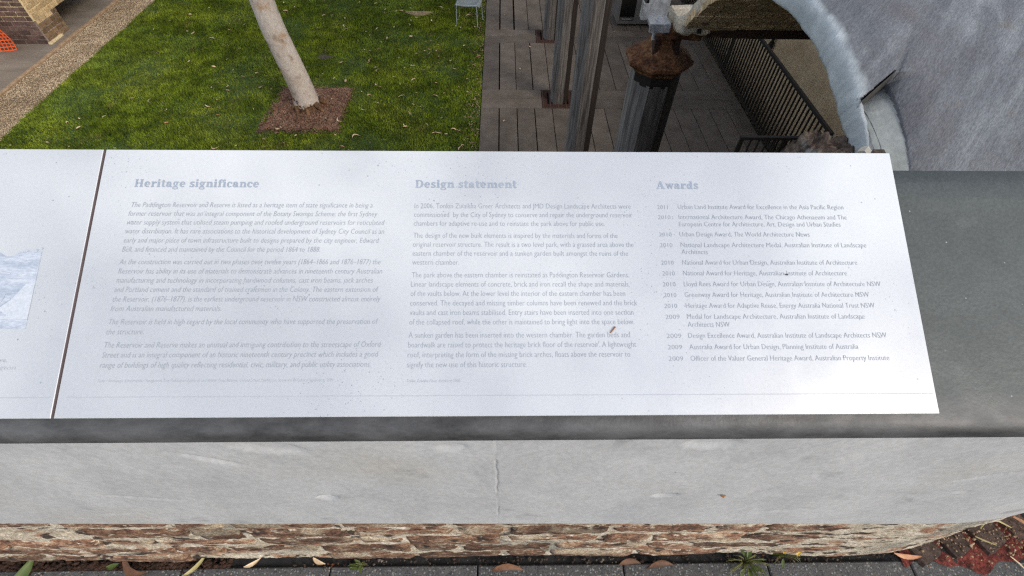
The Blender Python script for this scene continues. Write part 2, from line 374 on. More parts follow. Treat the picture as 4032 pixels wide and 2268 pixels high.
MT['rubble'] = mat('broken_brick_rubble', [(.020,.015,.012),(.060,.043,.034),(.115,.085,.065),(.22,.18,.145)], scale=13, rough=.95, fine=(60,.4), bump=1, bump_scale=55, bump_dist=.02,
    big=[(9,(.17,.060,.024),.57,.66),(11,(.20,.20,.195),.62,.72)])
MT['vault_brick'] = mat('vault_brick', [(.34,.24,.135),(.52,.39,.23),(.64,.51,.34)], scale=7, rough=.95, fine=(60,.3), vary=.2, bump=.7, bump_scale=40, bump_dist=.012, big=(9,(.09,.055,.035),.58,.72))
MT['vault_mortar'] = mat('vault_mortar', [(.36,.31,.23),(.54,.49,.40)], scale=10, rough=.95, fine=(60,.25), bump=.6, bump_scale=40, bump_dist=.012)
MT['steel_black'] = mat('black_painted_steel', [(.012,.011,.010),(.022,.019,.017)], scale=10, rough=.55)
MT['wall_tan'] = mat('tan_rendered_wall', [(.44,.32,.19),(.56,.42,.26),(.65,.51,.33)], scale=1.8, rough=.95, fine=(30,.10), bump=.3, bump_scale=14, bump_dist=.02)
MT['wall_grey'] = mat('old_reservoir_wall', [(.14,.12,.10),(.24,.21,.18)], scale=1.2, rough=.95, fine=(20,.2), bump=.4, bump_scale=8)
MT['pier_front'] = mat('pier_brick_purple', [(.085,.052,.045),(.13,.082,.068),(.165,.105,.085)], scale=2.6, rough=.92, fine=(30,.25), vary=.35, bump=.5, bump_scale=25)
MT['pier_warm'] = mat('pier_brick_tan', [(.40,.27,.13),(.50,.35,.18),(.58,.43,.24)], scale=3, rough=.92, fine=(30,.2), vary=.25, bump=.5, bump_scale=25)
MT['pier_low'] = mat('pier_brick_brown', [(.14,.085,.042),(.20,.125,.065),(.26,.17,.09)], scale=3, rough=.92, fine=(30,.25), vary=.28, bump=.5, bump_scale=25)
MT['pier_mortar'] = mat('pier_mortar_cream', [(.60,.47,.26),(.78,.63,.38)], scale=4, rough=.95, fine=(40,.2))
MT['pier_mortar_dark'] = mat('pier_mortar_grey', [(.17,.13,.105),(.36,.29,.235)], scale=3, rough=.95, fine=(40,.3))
MT['orange'] = mat('orange_barrier_plastic', [(.62,.085,.016),(.80,.13,.026)], scale=10, rough=.5)
MT['bark'] = mat('smooth_gum_bark', [(.42,.345,.285),(.53,.46,.40),(.60,.54,.485)], scale=3.6, stretch=(1,1,.6), rough=.85, fine=(40,.10), bump=.35, bump_scale=22, bump_dist=.02,
    big=[(2.6,(.38,.22,.10),.55,.68),(5,(.27,.21,.165),.54,.72)], spots=[(16,.16,(.11,.09,.075),.22,1.6)])
MT['bark_base'] = mat('peeling_bark', [(.045,.026,.017),(.13,.07,.038),(.27,.15,.07)], scale=9, rough=.95, fine=(40,.3), bump=.9, bump_scale=30, bump_dist=.03)
MT['gum_leaf'] = mat('gum_leaves', [(.040,.070,.030),(.075,.11,.05)], scale=3, rough=.6, island=.35)
MT['mulch_base'] = mat('mulch_bed', [(.040,.022,.015),(.085,.048,.032)], scale=16, rough=.95, fine=(60,.4), bump=.9, bump_scale=50, bump_dist=.03)
MT['mulch'] = mat('mulch_chips', [(.115,.054,.031),(.175,.088,.053),(.24,.135,.086)], scale=4, rough=.9, island=.6, hue_vary=((.33,.24,.15),.80,1.1))
MT['leaf_tan'] = mat('dry_leaf_tan', [(.48,.34,.20),(.66,.51,.34)], scale=14, rough=.7, vary=.40, fine=(60,.15))
MT['leaf_pink'] = mat('dry_leaf_orange', [(.42,.19,.10),(.52,.29,.16)], scale=14, rough=.65, vary=.25, fine=(60,.15))
MT['leaf_brown'] = mat('dry_leaf_brown', [(.11,.052,.026),(.19,.095,.050)], scale=14, rough=.6, vary=.2, fine=(90,.15), spots=[(70,.25,(.15,.06,.03),.2,0)])
MT['leaf_green'] = mat('fresh_leaf_green', [(.055,.085,.018),(.10,.14,.032)], scale=16, rough=.5, vary=.15)
MT['straw'] = mat('straw_stalk', [(.32,.27,.11),(.50,.43,.21)], scale=16, rough=.75, vary=.3)
MT['weed'] = mat('weed_stem', [(.085,.095,.025),(.20,.19,.06)], scale=22, rough=.7, island=.3)
MT['flower'] = mat('yellow_petal', [(.62,.42,.03),(.75,.55,.06)], scale=10, rough=.6)
MT['red_ground'] = mat('red_brick_dust', [(.055,.016,.012),(.15,.030,.022),(.21,.050,.036)], scale=30, rough=.95, fine=(120,.4), bump=.8, bump_scale=120, bump_dist=.008)
MT['brick_ground'] = mat('brown_ground_brick', [(.050,.032,.025),(.085,.056,.044),(.12,.085,.068)], scale=14, rough=.92, fine=(120,.3), vary=.25, bump=.7, bump_scale=90, bump_dist=.006)
MT['sand'] = mat('bare_sandy_soil', [(.20,.14,.075),(.34,.25,.14)], scale=9, rough=.95, fine=(60,.4), bump=.8, bump_scale=40)
MT['sand_dark'] = mat('bare_dark_soil', [(.055,.042,.035),(.10,.075,.065)], scale=9, rough=.95, fine=(60,.4), bump=.8, bump_scale=40)
MT['chair'] = mat('pale_grey_chair_steel', [(.34,.40,.40),(.42,.48,.48)], scale=10, rough=.4)
MT['chair_mesh'] = mat('grey_chair_mesh', [(.20,.23,.23),(.27,.30,.30)], scale=60, rough=.6)
MT['planter'] = mat('grey_planter_metal', [(.11,.105,.10),(.16,.15,.14)], scale=6, rough=.6, fine=(40,.15))
MT['roof_metal'] = mat('canopy_roof_metal', [(.20,.20,.20),(.26,.26,.26)], scale=3, rough=.5)
MT['stone_bit'] = mat('small_stone', [(.30,.28,.24),(.45,.43,.38)], scale=20, rough=.9, vary=.3)
MT['insect'] = mat('dark_debris', [(.03,.02,.02),(.06,.04,.04)], scale=20, rough=.8)
MT['twig'] = mat('orange_brown_twig', [(.22,.095,.035),(.30,.14,.06)], scale=40, rough=.7)

# ================================================================ THE SETTING
LZ = -3.5                                   # level of the sunken garden
# street level sheet round the sunken garden, with the sides of the excavation
PX0, PX1, PY0, PY1 = -20.0, 5.62, 0.66, 22.0
mb = MB()
G = 400
zs = -0.05
mb.add([(-G,-G,zs),(G,-G,zs),(G,PY0,zs),(-G,PY0,zs)], [(0,1,2,3)])
mb.add([(-G,PY1,zs),(G,PY1,zs),(G,G,zs),(-G,G,zs)], [(0,1,2,3)])
mb.add([(-G,PY0,zs),(PX0,PY0,zs),(PX0,PY1,zs),(-G,PY1,zs)], [(0,1,2,3)])
mb.add([(PX1,PY0,zs),(G,PY0,zs),(G,PY1,zs),(PX1,PY1,zs)], [(0,1,2,3)])
mb.cur = 1
zb = -5.4
mb.add([(PX0,PY0,zs),(PX1,PY0,zs),(PX1,PY0,zb),(PX0,PY0,zb)], [(0,1,2,3)])
mb.add([(PX0,PY1,zs),(PX1,PY1,zs),(PX1,PY1,zb),(PX0,PY1,zb)], [(3,2,1,0)])
mb.add([(PX0,PY0,zs),(PX0,PY1,zs),(PX0,PY1,zb),(PX0,PY0,zb)], [(3,2,1,0)])
mb.add([(PX1,PY0,zs),(PX1,PY1,zs),(PX1,PY1,zb),(PX1,PY0,zb)], [(0,1,2,3)])
tag(mb.build('ground', [MT['asphalt'], MT['wall_grey']]), kind='structure')
mb = MB(); mb.add([(PX0,PY0,-3.75),(4.62,PY0,-3.75),(4.62,PY1,-3.75),(PX0,PY1,-3.75)], [(0,1,2,3)])
mb.add([(4.62,PY0,-5.2),(PX1,PY0,-5.2),(PX1,PY1,-5.2),(4.62,PY1,-5.2)], [(0,1,2,3)])
mb.add([(4.62,PY0,-3.75),(4.62,PY1,-3.75),(4.62,PY1,-5.2),(4.62,PY0,-5.2)], [(3,2,1,0)])
tag(mb.build('reservoir_floor', MT['void']), kind='structure')

# ---- lawn
LX0, LX1 = -8.68, -0.425
MX0, MX1, MY0, MY1 = -4.27, -2.97, 7.70, 9.09          # mulch square round the tree
gx = np.linspace(LX0, LX1, 120); gy = np.linspace(1.2, 20, 260)
X, Y = np.meshgrid(gx, gy, indexing='ij')
P = np.stack([X, Y, np.zeros_like(X)], -1)
lawn_h = vnoise(P, .9, 4, 3.1)*.018
P[..., 2] = LZ - .012 + lawn_h
tag(link('lawn', grid_mesh('lawn', P, MT['grass_soil'])), kind='structure')

# ---- grass blades (uncountable)
def in_mulch(x, y, pad=0.0):
    wob = .035*np.sin(x*9.0+1.3) + .03*np.sin(y*11.0) + .022*np.sin(x*31+y*17) + .018*np.sin(y*43-x*23)
    return (x > MX0-pad+wob) & (x < MX1+pad+wob*.5) & (y > MY0-pad+wob) & (y < MY1+pad-wob*.5)
NB = 395000
bx = nrs.uniform(LX0, LX1, NB); by = nrs.uniform(4.4, 15.0, NB)
PATCH = [(-2.05, 12.72, .34, .14), (-3.80, 10.43, .17, .11)]
keep = ~in_mulch(bx, by)
for (cx, cy, rx, ry) in PATCH:
    rr = ((bx-cx)/rx)**2 + ((by-cy)/ry)**2
    keep &= (rr > 1.0) | (nrs.rand(NB) < .42)
bx, by = bx[keep], by[keep]; nb = len(bx)
th = nrs.uniform(0, 2*np.pi, nb); ln = nrs.uniform(.022, .06, nb)*(1 + .35*np.sin(bx*2.1+by*1.7)*np.sin(by*2.9-bx)); lean = nrs.uniform(.15, 1.0, nb)
wd = nrs.uniform(.005, .010, nb)
cx_, sx_ = np.cos(th), np.sin(th)
bz = np.full(nb, LZ-.014)
v = np.empty((nb, 3, 3))
v[:,0] = np.stack([bx - sx_*wd, by + cx_*wd, bz], -1)
v[:,1] = np.stack([bx + sx_*wd, by - cx_*wd, bz], -1)
v[:,2] = np.stack([bx + cx_*ln*np.sin(lean), by + sx_*ln*np.sin(lean), bz + ln*np.cos(lean)], -1)
me = fast_mesh('grass', v.reshape(-1,3), np.arange(nb*3).reshape(-1,3), MT['grass'])
tag(link('grass', me), 'short green grass covering the sunken lawn', 'grass', kind='stuff')
for i, (cx, cy, rx, ry) in enumerate(PATCH):
    mb = MB(); vs = [(cx, cy, LZ+.012)]; n = 22
    for k in range(n):
        a = 2*math.pi*k/n; q = 1 + .22*math.sin(3*a+i) + rnd.uniform(-.1, .1)
        vs.append((cx+rx*q*math.cos(a), cy+ry*q*math.sin(a), LZ-.004))
    mb.add(vs, [(0, 1+k, 1+(k+1) % n) for k in range(n)])
    tag(mb.build('bare_soil', MT['sand' if i == 0 else 'sand_dark']), kind='structure')

# ---- gravel strip with brick edging, paving beyond
mb = MB(); mb.add([(-9.57, 1.2, LZ-.03), (LX0, 1.2, LZ-.03), (LX0, 20, LZ-.03), (-9.57, 20, LZ-.03)], [(0,1,2,3)])
tag(mb.build('gravel_path', MT['gravel_base']), kind='structure')
ng = 34000
px = nrs.uniform(-9.55, LX0+.03, ng); py = nrs.uniform(6.8, 15, ng)
sz = nrs.uniform(.006, .014, ng)
oct_v = np.array([(1,0,0),(0,1,0),(-1,0,0),(0,-1,0),(0,0,.7),(0,0,-.7)], float)
oct_f = np.array([(0,1,4),(1,2,4),(2,3,4),(3,0,4),(1,0,5),(2,1,5),(3,2,5),(0,3,5)])
rot = nrs.uniform(0, 6.28, ng); asp = nrs.uniform(.6, 1.3, ng)
ov = np.empty((ng, 6, 3))
jx = oct_v[None,:,0]*(1+nrs.uniform(-.3,.3,(ng,6))); jy = oct_v[None,:,1]*(1+nrs.uniform(-.3,.3,(ng,6)))*asp[:,None]
ov[...,0] = px[:,None] + sz[:,None]*(jx*np.cos(rot)[:,None]-jy*np.sin(rot)[:,None])
ov[...,1] = py[:,None] + sz[:,None]*(jx*np.sin(rot)[:,None]+jy*np.cos(rot)[:,None])
ov[...,2] = LZ-.026 + nrs.uniform(0,.018,ng)[:,None] + sz[:,None]*oct_v[None,:,2]*(1+nrs.uniform(-.3,.3,(ng,6)))
F = (oct_f[None] + (np.arange(ng)*6)[:,None,None]).reshape(-1,3)
tag(link('gravel', fast_mesh('gravel', ov.reshape(-1,3), F, MT['gravel'])), 'loose tan gravel filling the strip beside the lawn', 'gravel', kind='stuff')
edg = tag(empty('path_edging', (-9.60, 9, LZ)), kind='structure')
eb = MB(); eb.bbox(-.045, -.115, -.06, .045, .115, .018, .006); ebm = eb.mesh('edging_brick', MT['pave_edge'])
yy = 7.6
while yy < 14.8:
    link('edging_brick', ebm, edg, (rnd.uniform(-.008,.008), yy-9, rnd.uniform(-.006,.004)), (0,0,rnd.uniform(-.03,.03)), (1,1,1)); yy += .24
mb = MB()
# concrete slabs of the paving, joints running across
pave = tag(empty('paving', (-12, 10, LZ)), kind='structure')
for (y0, y1) in ((1.2,8.20),(8.207,9.72),(9.727,11.20),(11.207,12.72),(12.727,14.2),(14.207,20)):
    s = MB(); s.bbox(-20, y0, LZ-.1, -9.65, y1, LZ-.005, .004)
    s.v = [(a+12, b-10, c-LZ) for a, b, c in s.v]
    s.build('slab', MT['pave_far'], pave)

# ---- boardwalk planks
deck = tag(empty('boardwalk', (2.1, 9, LZ)), kind='structure')
XL = [-.418,-.069,.268,.603,.939,1.275,1.604,1.934,2.266,2.599,2.932,3.265,3.605,3.945,4.285,4.612]
PER = 2.71; B0 = 8.46
def plank(x0, y0, x1, y1, dz=0.0):
    s = MB(); g = .0055
    s.bbox(x0+g-2.1, y0+g-9, -.07, x1-g-2.1, y1-g-9, 0+dz, .004)
    s.build('plank', MT['deck'], deck)
wide = {(1, 1): .020, (2, 1): .026, (1, 0): .014, (3, 0): .008, (1, -1): .010, (2, -1): .005, (3, -1): .006}
for b in range(-2, 3):
    yb = B0 + PER*b
    # two cross planks per band, split at the middle
    for (u0, u1) in ((0,.335),(.335,.672)):
        if u0 == 0: segs = ((XL[0], .76), (.76, 1.37), (1.37, XL[-1]))
        else: segs = ((XL[0], .76), (.76, 1.37), (1.37, XL[-1]))
        for k, (x0, x1) in enumerate(segs):
            if k == 1: continue        # the column grate sits here
            plank(x0, yb+u0, x1, yb+u1, rnd.uniform(-.002,.002))
    for i in range(15):
        w = wide.get((i, b), .001)
        w0 = .5*wide.get((i, b), .001); w1 = .5*wide.get((i+1, b), .002)
        plank(XL[i]+w0, yb+.672, XL[i+1]-w1, yb+PER, rnd.uniform(-.002,.002))
mb = MB(); mb.box(XL[0]+.004, .9, -3.72, XL[-1]-.004, 15.5, -3.60)
tag(mb.build('boardwalk_base', MT['void']), kind='structure')

# ---- mulch square
gx = np.linspace(MX0-.1, MX1+.06, 34); gy = np.linspace(MY0-.1, MY1+.08, 34)
X, Y = np.meshgrid(gx, gy, indexing='ij'); P = np.stack([X, Y, np.zeros_like(X)], -1)
d2 = ((X+3.63)/.5)**2 + ((Y-8.42)/.5)**2
P[..., 2] = LZ - .004 + .05*np.exp(-d2*1.5) + vnoise(P, 6, 3, 5)*.012
tag(link('mulch_bed', grid_mesh('mulch_bed', P, MT['mulch_base'])), kind='structure')
nm = 15000
cx = nrs.uniform(MX0-.12, MX1+.10, nm); cy = nrs.uniform(MY0-.12, MY1+.10, nm)
k = in_mulch(cx, cy, .02) | ((nrs.rand(nm) < .08)); cx, cy = cx[k], cy[k]; nm = len(cx)
cz = LZ + .004 + .05*np.exp(-(((cx+3.63)/.5)**2+((cy-8.42)/.5)**2)*1.5) + nrs.uniform(0, .015, nm)
th = nrs.uniform(0, 6.28, nm); l = nrs.uniform(.008, .028, nm); w = nrs.uniform(.004, .009, nm); tl = nrs.uniform(-.5,.5,nm)
v = np.empty((nm,4,3)); c, s = np.cos(th), np.sin(th)
for q, (a, b) in enumerate(((-1,-1),(1,-1),(1,1),(-1,1))):
    v[:,q,0] = cx + a*l*c - b*w*s; v[:,q,1] = cy + a*l*s + b*w*c; v[:,q,2] = cz + a*l*tl
tag(link('mulch', fast_mesh('mulch', v.reshape(-1,3), np.arange(nm*4).reshape(-1,4), MT['mulch'])), 'brown wood chip mulch around the tree trunk', 'mulch', kind='stuff')
mb = MB(); mb.tube([(MX1-.005, MY0+.02, LZ+.022),(MX1+.01, 8.4, LZ+.026),(MX1+.02, MY1+.03, LZ+.024)], .010, 6)
tag(mb.build('edging_bar', MT['bark_base']), 'thin timber edging bar along the right side of the mulch square', 'edging')

# ---- footpath pavers in front of the wall
path = tag(empty('footpath', (0, 0, 0)), kind='structure')
mb = MB(); mb.box(-4, -3, -.075, 4, .225, -.048); mb.build('paver_bedding', MT['soil'], path)
for r in range(3):
    for k in range(-5, 6):
        x0 = -.069 + .397*k + (.2 if r == 1 else 0)
        y1 = .2475 - .397*r - .003*r
        s = MB(); s.bbox(x0+.002, y1-.394, -.045, x0+.395, y1 - rnd.uniform(0,.003), rnd.uniform(-.0015,.001), .003)
        s.build('paver', MT['aggregate'], path)
# black joint filler between paving and wall
def yface(x): return .252 + .52*np.maximum(0, np.asarray(x, float)-.94)**2
gx = np.linspace(-2.4, 2.0, 260); gy = np.linspace(0, 1, 7)
X, T = np.meshgrid(gx, gy, indexing='ij')
P = np.stack([X, .236 + T*(yface(X)+.045-.236), np.zeros_like(X)], -1)
P[..., 2] = -.014 + vnoise(P, 30, 4, 9)*.006 + np.where(X > 1.05, np.minimum(.014, (X-1.05)*.2), 0)
tag(link('joint_filler', grid_mesh('joint_filler', P, MT['bitumen'])), kind='structure')
# dark soil and brick crumbs caught in the joint at the left
def debris_strip(name, x0, x1, n, ymid, ysp, size, m, label, cat, z0=-.008):
    vv = []; ff = []
    for i in range(n):
        x = rnd.uniform(x0, x1); y = rnd.gauss(ymid, ysp); r = rnd.uniform(*size); b = len(vv)
        for q in oct_v: vv.append((x+q[0]*r*rnd.uniform(.6,1.4), y+q[1]*r*rnd.uniform(.6,1.2), z0+rnd.uniform(0,.006)+q[2]*r*rnd.uniform(.5,1.2)))
        ff += [(b+a, b+c, b+d) for a, c, d in oct_f]
    return tag(link(name, fast_mesh(name, np.array(vv), np.array(ff), m)), label, cat, kind='stuff')
debris_strip('soil_crumbs', -1.45, -.74, 900, .252, .009, (.003,.010), MT['soil'], 'dark soil and rust coloured crumbs in the joint at the left', 'soil')
debris_strip('brick_crumbs', -.6, 1.15, 260, .256, .007, (.002,.006), MT['rubble'], 'small brick crumbs caught along the foot of the wall', 'crumbs')

# ---- red earth corner at the right end of the wall
gx = np.linspace(1.10, 2.1, 90); gy = np.linspace(0, 1, 36)
X, T = np.meshgrid(gx, gy, indexing='ij')
P = np.stack([X, .232+.016*np.sin(X*23)+.008*np.sin(X*61) + T*(yface(X)+.12-.232), np.zeros_like(X)], -1)
P[..., 2] = .004 + vnoise(P, 22, 4, 2)*.006
tag(link('red_earth', grid_mesh('red_earth', P, MT['red_ground'])), kind='structure')

# ================================================================ THE PARAPET WALL
wall = tag(empty('parapet_wall', (0, .45, 0)), 'low parapet wall of eroded brick and pale grey concrete under a dark slate coping', 'wall')
def wobj(name, me): 
    o = link(name, me, wall); o.matrix_parent_inverse = Matrix.Translation((0, -.45, 0)); return o
# core
mb = MB(); mb.box(-6, .31, -.05, .95, .66, .84); mb.box(.9505, .50, -.05, 1.75, .66, .84); mb.box(-6, .655, -3.75, 5.6, .75, .4)
wobj('wall_core', mb.mesh('wall_core', MT['wall_grey']))
# coping slab: sloping top with a bullnosed front edge
TILT = R(26.336); ct, st = math.cos(TILT), math.sin(TILT)
def slope(s, n): return (.259 + s*ct - n*st, .925 + s*st + n*ct)      # s up the slope, n off the panel face
prof = []
TOPN = -.020; TH = .050
prof.append(slope(.347, TOPN)); 
for s in (.3, .2, .1, .03): prof.append(slope(s, TOPN))
rr = .024; s0 = -.009
for k in range(0, 11):
    a = math.pi*k/10*1.0
    prof.append(slope(s0 - rr*math.sin(a)*1.0, TOPN - rr + rr*math.cos(a)))
prof.append(slope(.12, TOPN-2*rr)); prof.append(slope(.347, TOPN-2*rr))
nx = 120
xs = np.linspace(-6, 1.9, nx)
P = np.empty((nx, len(prof), 3))
for i, x in enumerate(xs):
    for j, (y, z) in enumerate(prof): P[i, j] = (x, y, z)
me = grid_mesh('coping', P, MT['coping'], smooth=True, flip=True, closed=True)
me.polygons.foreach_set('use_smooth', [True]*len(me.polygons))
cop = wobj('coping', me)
# concrete band with pits, a ragged vertical joint and trowel undulation
ZB = lambda x: .400 - .038*x
gx = np.concatenate([np.linspace(-2.4, -1.05, 30)[:-1], np.linspace(-1.05, -.03, 190)[:-1], np.linspace(-.03, .01, 34)[:-1], np.linspace(.01, 1.25, 230), np.linspace(1.25, 1.7, 30)[1:]])
gz = np.linspace(0, 1, 92)
X, T = np.meshgrid(gx, gz, indexing='ij')
Z = ZB(X) + T*(.874 - ZB(X))
P = np.stack([X, yface(X), Z], -1)
und = vnoise(P, 3.0, 4, 1.5, (1,1,1.5))*.0016 + vnoise(P, 24, 3, 4.4, (.7,1,1))*.0004
dep = np.zeros_like(X)
def pit(cx, cz, rx, rz, d, ang=0.0):
    u = (X-cx)*math.cos(ang)+(Z-cz)*math.sin(ang); w = -(X-cx)*math.sin(ang)+(Z-cz)*math.cos(ang)
    q = np.sqrt((u/rx)**2+(w/rz)**2)
    global dep
    dep = np.maximum(dep, d*.9*np.clip((1.2-q)*2, 0, 1)**.7)
pit(-.304, .614, .016, .010, .010); pit(.287, .607, .019, .009, .011); pit(.29, .848, .035, .016, .006)
pit(-.32, .843, .045, .018, .005, -.25); pit(-.42, .80, .05, .006, .003, -.55); pit(.80, .70, .045, .004, .006, .55)
pit(.82, .61, .012, .006, .003); pit(.55, .50, .05, .005, .002, .2); pit(-.07,.84,.02,.012,.004); pit(-.62,.62,.06,.004,.002,-.3)
pit(.10,.42,.025,.006,.004,.25); pit(-.72,.52,.04,.004,.002,.1)
seam = -.010 + .0010*np.sin(Z*38) + .0008*np.sin(Z*131)
on = ((Z < .79) & (Z > .63)) | ((Z < .545) & (Z > .49))
dep = np.maximum(dep, np.where(on, .0022*np.exp(-((X-seam)/.0017)**2), .0004*np.exp(-((X-seam)/.002)**2)))
P[..., 1] += und + dep
# round the lower lip and tuck it under
lip = np.clip((.02 - (Z-ZB(X)))/.02, 0, 1)
P[..., 1] += .008*lip**2
PP = np.concatenate([np.stack([X[:, :1], P[:, :1, 1]+.06, Z[:, :1]+.004], -1), P], axis=1)
wobj('concrete_band', grid_mesh('concrete_band', PP, MT['concrete'], flip=False))
# damp stain along the cast joint
mb = MB()
for (z0, z1, w) in ((.505,.545,.008), (.80,.82,.010)):
    n = 7; vs = []
    for i in range(n+1):
        z = z0+(z1-z0)*i/n; ww = w*(.6+.4*rnd.random())
        for sgn in (-1, .55): vs.append((-.012+sgn*ww, .2498, z))
    mb.add(vs, [(2*i, 2*i+1, 2*i+3, 2*i+2) for i in range(n)])
#wobj('damp_stain', mb.mesh('damp_stain', MT['concrete_stain']))
# lime mortar face, uneven so the bricks come and go in it
gx = np.concatenate([np.linspace(-2.0,-1.45,60)[:-1], np.linspace(-1.45, 1.62, 640)]); gz = np.linspace(0, 1, 84)
X, T = np.meshgrid(gx, gz, indexing='ij'); Z = -.03 + T*(ZB(X)+.012+.03)
P = np.stack([X, yface(X), Z], -1)
sm = vnoise(P, 5.0, 5, 8.0, (.7,1,1.6)); fi = vnoise(P, 34, 4, 6.0, (.6,1,1.5))
cover = np.clip((X-.62)/.25, 0, 1)
fj = vnoise(P, 95, 3, 16.0, (.6,1,1.2))
P[..., 1] += .0128 - .0034*sm - .0022*fi - .0016*fj - .009*cover + .007*np.clip(np.cos((Z-.014-.037)/.086*2*np.pi)-.2, 0, 1)*(1-cover) + np.where(Z < .03, (.03-Z)*.25, 0)
wobj('mortar_face', grid_mesh('mortar_face', P, MT['mortar_old']))
# bricks
def old_brick(x0, x1, z0, z1, seed):
    nu, nv = max(6, int((x1-x0)/.010)), 9
    u = np.linspace(x0, x1, nu); w = np.linspace(z0, z1, nv)
    A, B = np.meshgrid(u, w, indexing='ij')
    Q = np.stack([A, yface(A) + .0085, B], -1)
    Q[..., 1] -= vnoise(Q, 7, 3, seed)*.0036 + vnoise(Q, 60, 3, seed, (.6,1,1.2))*.0028 - rnd.uniform(-.003,.004)
    ed = np.minimum(np.minimum(A-x0, x1-A)/.012, np.minimum(B-z0, z1-B)/.012)
    Q[..., 1] += .005*np.clip(1-ed, 0, 1)
    vs = Q.reshape(-1,3).tolist(); fs = []
    I = lambda i, j: i*nv+j
    for i in range(nu-1):
        for j in range(nv-1): fs.append((I(i,j), I(i+1,j), I(i+1,j+1), I(i,j+1)))
    rim = [I(i,0) for i in range(nu)]+[I(nu-1,j) for j in range(1,nv)]+[I(i,nv-1) for i in range(nu-2,-1,-1)]+[I(0,j) for j in range(nv-2,0,-1)]
    b = len(vs)
    for r_ in rim: vs.append((vs[r_][0], vs[r_][1]+.04, vs[r_][2]))
    n = len(rim)
    for q in range(n): fs.append((rim[(q+1) % n], rim[q], b+q, b+(q+1) % n))
    me = bpy.data.meshes.new('brick'); me.from_pydata(vs, [], fs); me.materials.append(MT['brick_old'])
    me.polygons.foreach_set('use_smooth', [True]*len(me.polygons)); me.update()
    return me
zc = .014; row = 0
while zc < .40:
    x = -1.75 - .11*(row % 2)
    k = row
    while x < .80 + (.12 if row % 2 else 0):
        ln = .222 if (k % 3) else .106
        if rnd.random() < .93:
            z1 = min(zc+.074+rnd.uniform(-.004,.003), ZB(x)+.015)
            if z1-zc > .02: wobj('brick', old_brick(x+rnd.uniform(0,.004), x+ln-rnd.uniform(0,.004), zc+rnd.uniform(0,.003), z1, rnd.uniform(0,90)))
        x += ln+.012; k += 1
    zc += .086; row += 1

# ================================================================ INFORMATION PANELS
def panel_frame(x):
    o = empty('information_panel', (x, .259, .925)); o.rotation_euler = (TILT, 0, 0); return o
def sheet(w, h, t=.006, b=.0006):
    s = MB(); s.bbox(0, 0, -t, w, h, 0, b); s.m[2] = s.m[4] = 1; return s
PW, PH = 1.114, .3645
panel = panel_frame(-.5555)
tag(panel, 'wide white text panel headed Heritage significance, Design statement and Awards', 'sign')
sheet(PW, PH).build('panel_sheet', [MT['panel'], MT['panel_core']], panel)
mb = MB(); mb.box(-.0035, .001, -.0135, PW-.010, PH-.001, -.0065); mb.build('backing_board', MT['panel_core'], panel)
for (fx, fy) in ((.10,.06),(PW-.10,.06),(.10,PH-.06),(PW-.10,PH-.06)):
    s = MB(); s.lathe(fx, fy, [(.012,-.0245),(.012,-.0135)], 12); s.build('standoff', MT['steel_black'], panel)
panel2 = panel_frame(-.5595-PW)
tag(panel2, 'white panel with a blue printed picture, cut off by the left edge of the photo', 'sign')
sheet(PW, PH).build('panel_sheet', [MT['panel'], MT['panel_core']], panel2)
mb = MB(); mb.box(.010, .008, -.0135, PW-.012, PH-.006, -.0065); mb.build('backing_board', MT['panel_core'], panel2)
for (fx, fy) in ((.10,.06),(PW-.10,.06),(.10,PH-.06),(PW-.10,PH-.06)):
    s = MB(); s.lathe(fx, fy, [(.012,-.0245),(.012,-.0135)], 12); s.build('standoff', MT['steel_black'], panel2)
COL1=[
('The Paddington Reservoir and Reserve is listed as a heritage item of state significance in being a',-0.5068,-0.1795,0.2785),
('former reservoir that was an integral component of the Botany Swamps Scheme; the first Sydney',-0.5085,-0.1723,0.2658),
('water supply system that utilised steam pumping and roofed underground reservoirs for reticulated',-0.5085,-0.1618,0.2533),
('water distribution. It has rare associations to the historical development of Sydney City Council as an',-0.5085,-0.1617,0.2406),
('early and major piece of town infrastructure built to designs prepared by the city engineer, Edward',-0.5084,-0.1680,0.2277),
('Bell, and financed and maintained by the Council for the period 1864 to 1888.',-0.5083,-0.2460,0.2149),
None,
('As the construction was carried out in two phases over twelve years (1864–1866 and 1876–1877) the',-0.5090,-0.1642,0.1976),
('Reservoir has ability in its use of materials to demonstrate advances in nineteenth century Australian',-0.5084,-0.1613,0.1848),
('manufacturing and technology in incorporating hardwood columns, cast iron beams, jack arches',-0.5089,-0.1727,0.1723),
('and Portland cement and the standard of trained craftsmen in the Colony. The eastern extension of',-0.5093,-0.1647,0.1598),
('the Reservoir, (1876–1877), is the earliest underground reservoir in NSW constructed almost entirely',-0.5091,-0.1614,0.1470),
('from Australian manufactured materials.',-0.5094,-0.3675,0.1344),
None,
('The Reservoir is held in high regard by the local community who have supported the preservation of',-0.5089,-0.1628,0.1170),
('the structure.',-0.5097,-0.4623,0.1041),
None,
('The Reservoir and Reserve makes an unusual and intriguing contribution to the streetscape of Oxford',-0.5092,-0.1575,0.0871),
('Street and is an integral component of an historic nineteenth century precinct which includes a good',-0.5099,-0.1604,0.0745),
('range of buildings of high quality reflecting residential, civic, military, and public utility associations.',-0.5101,-0.1693,0.0617),
]
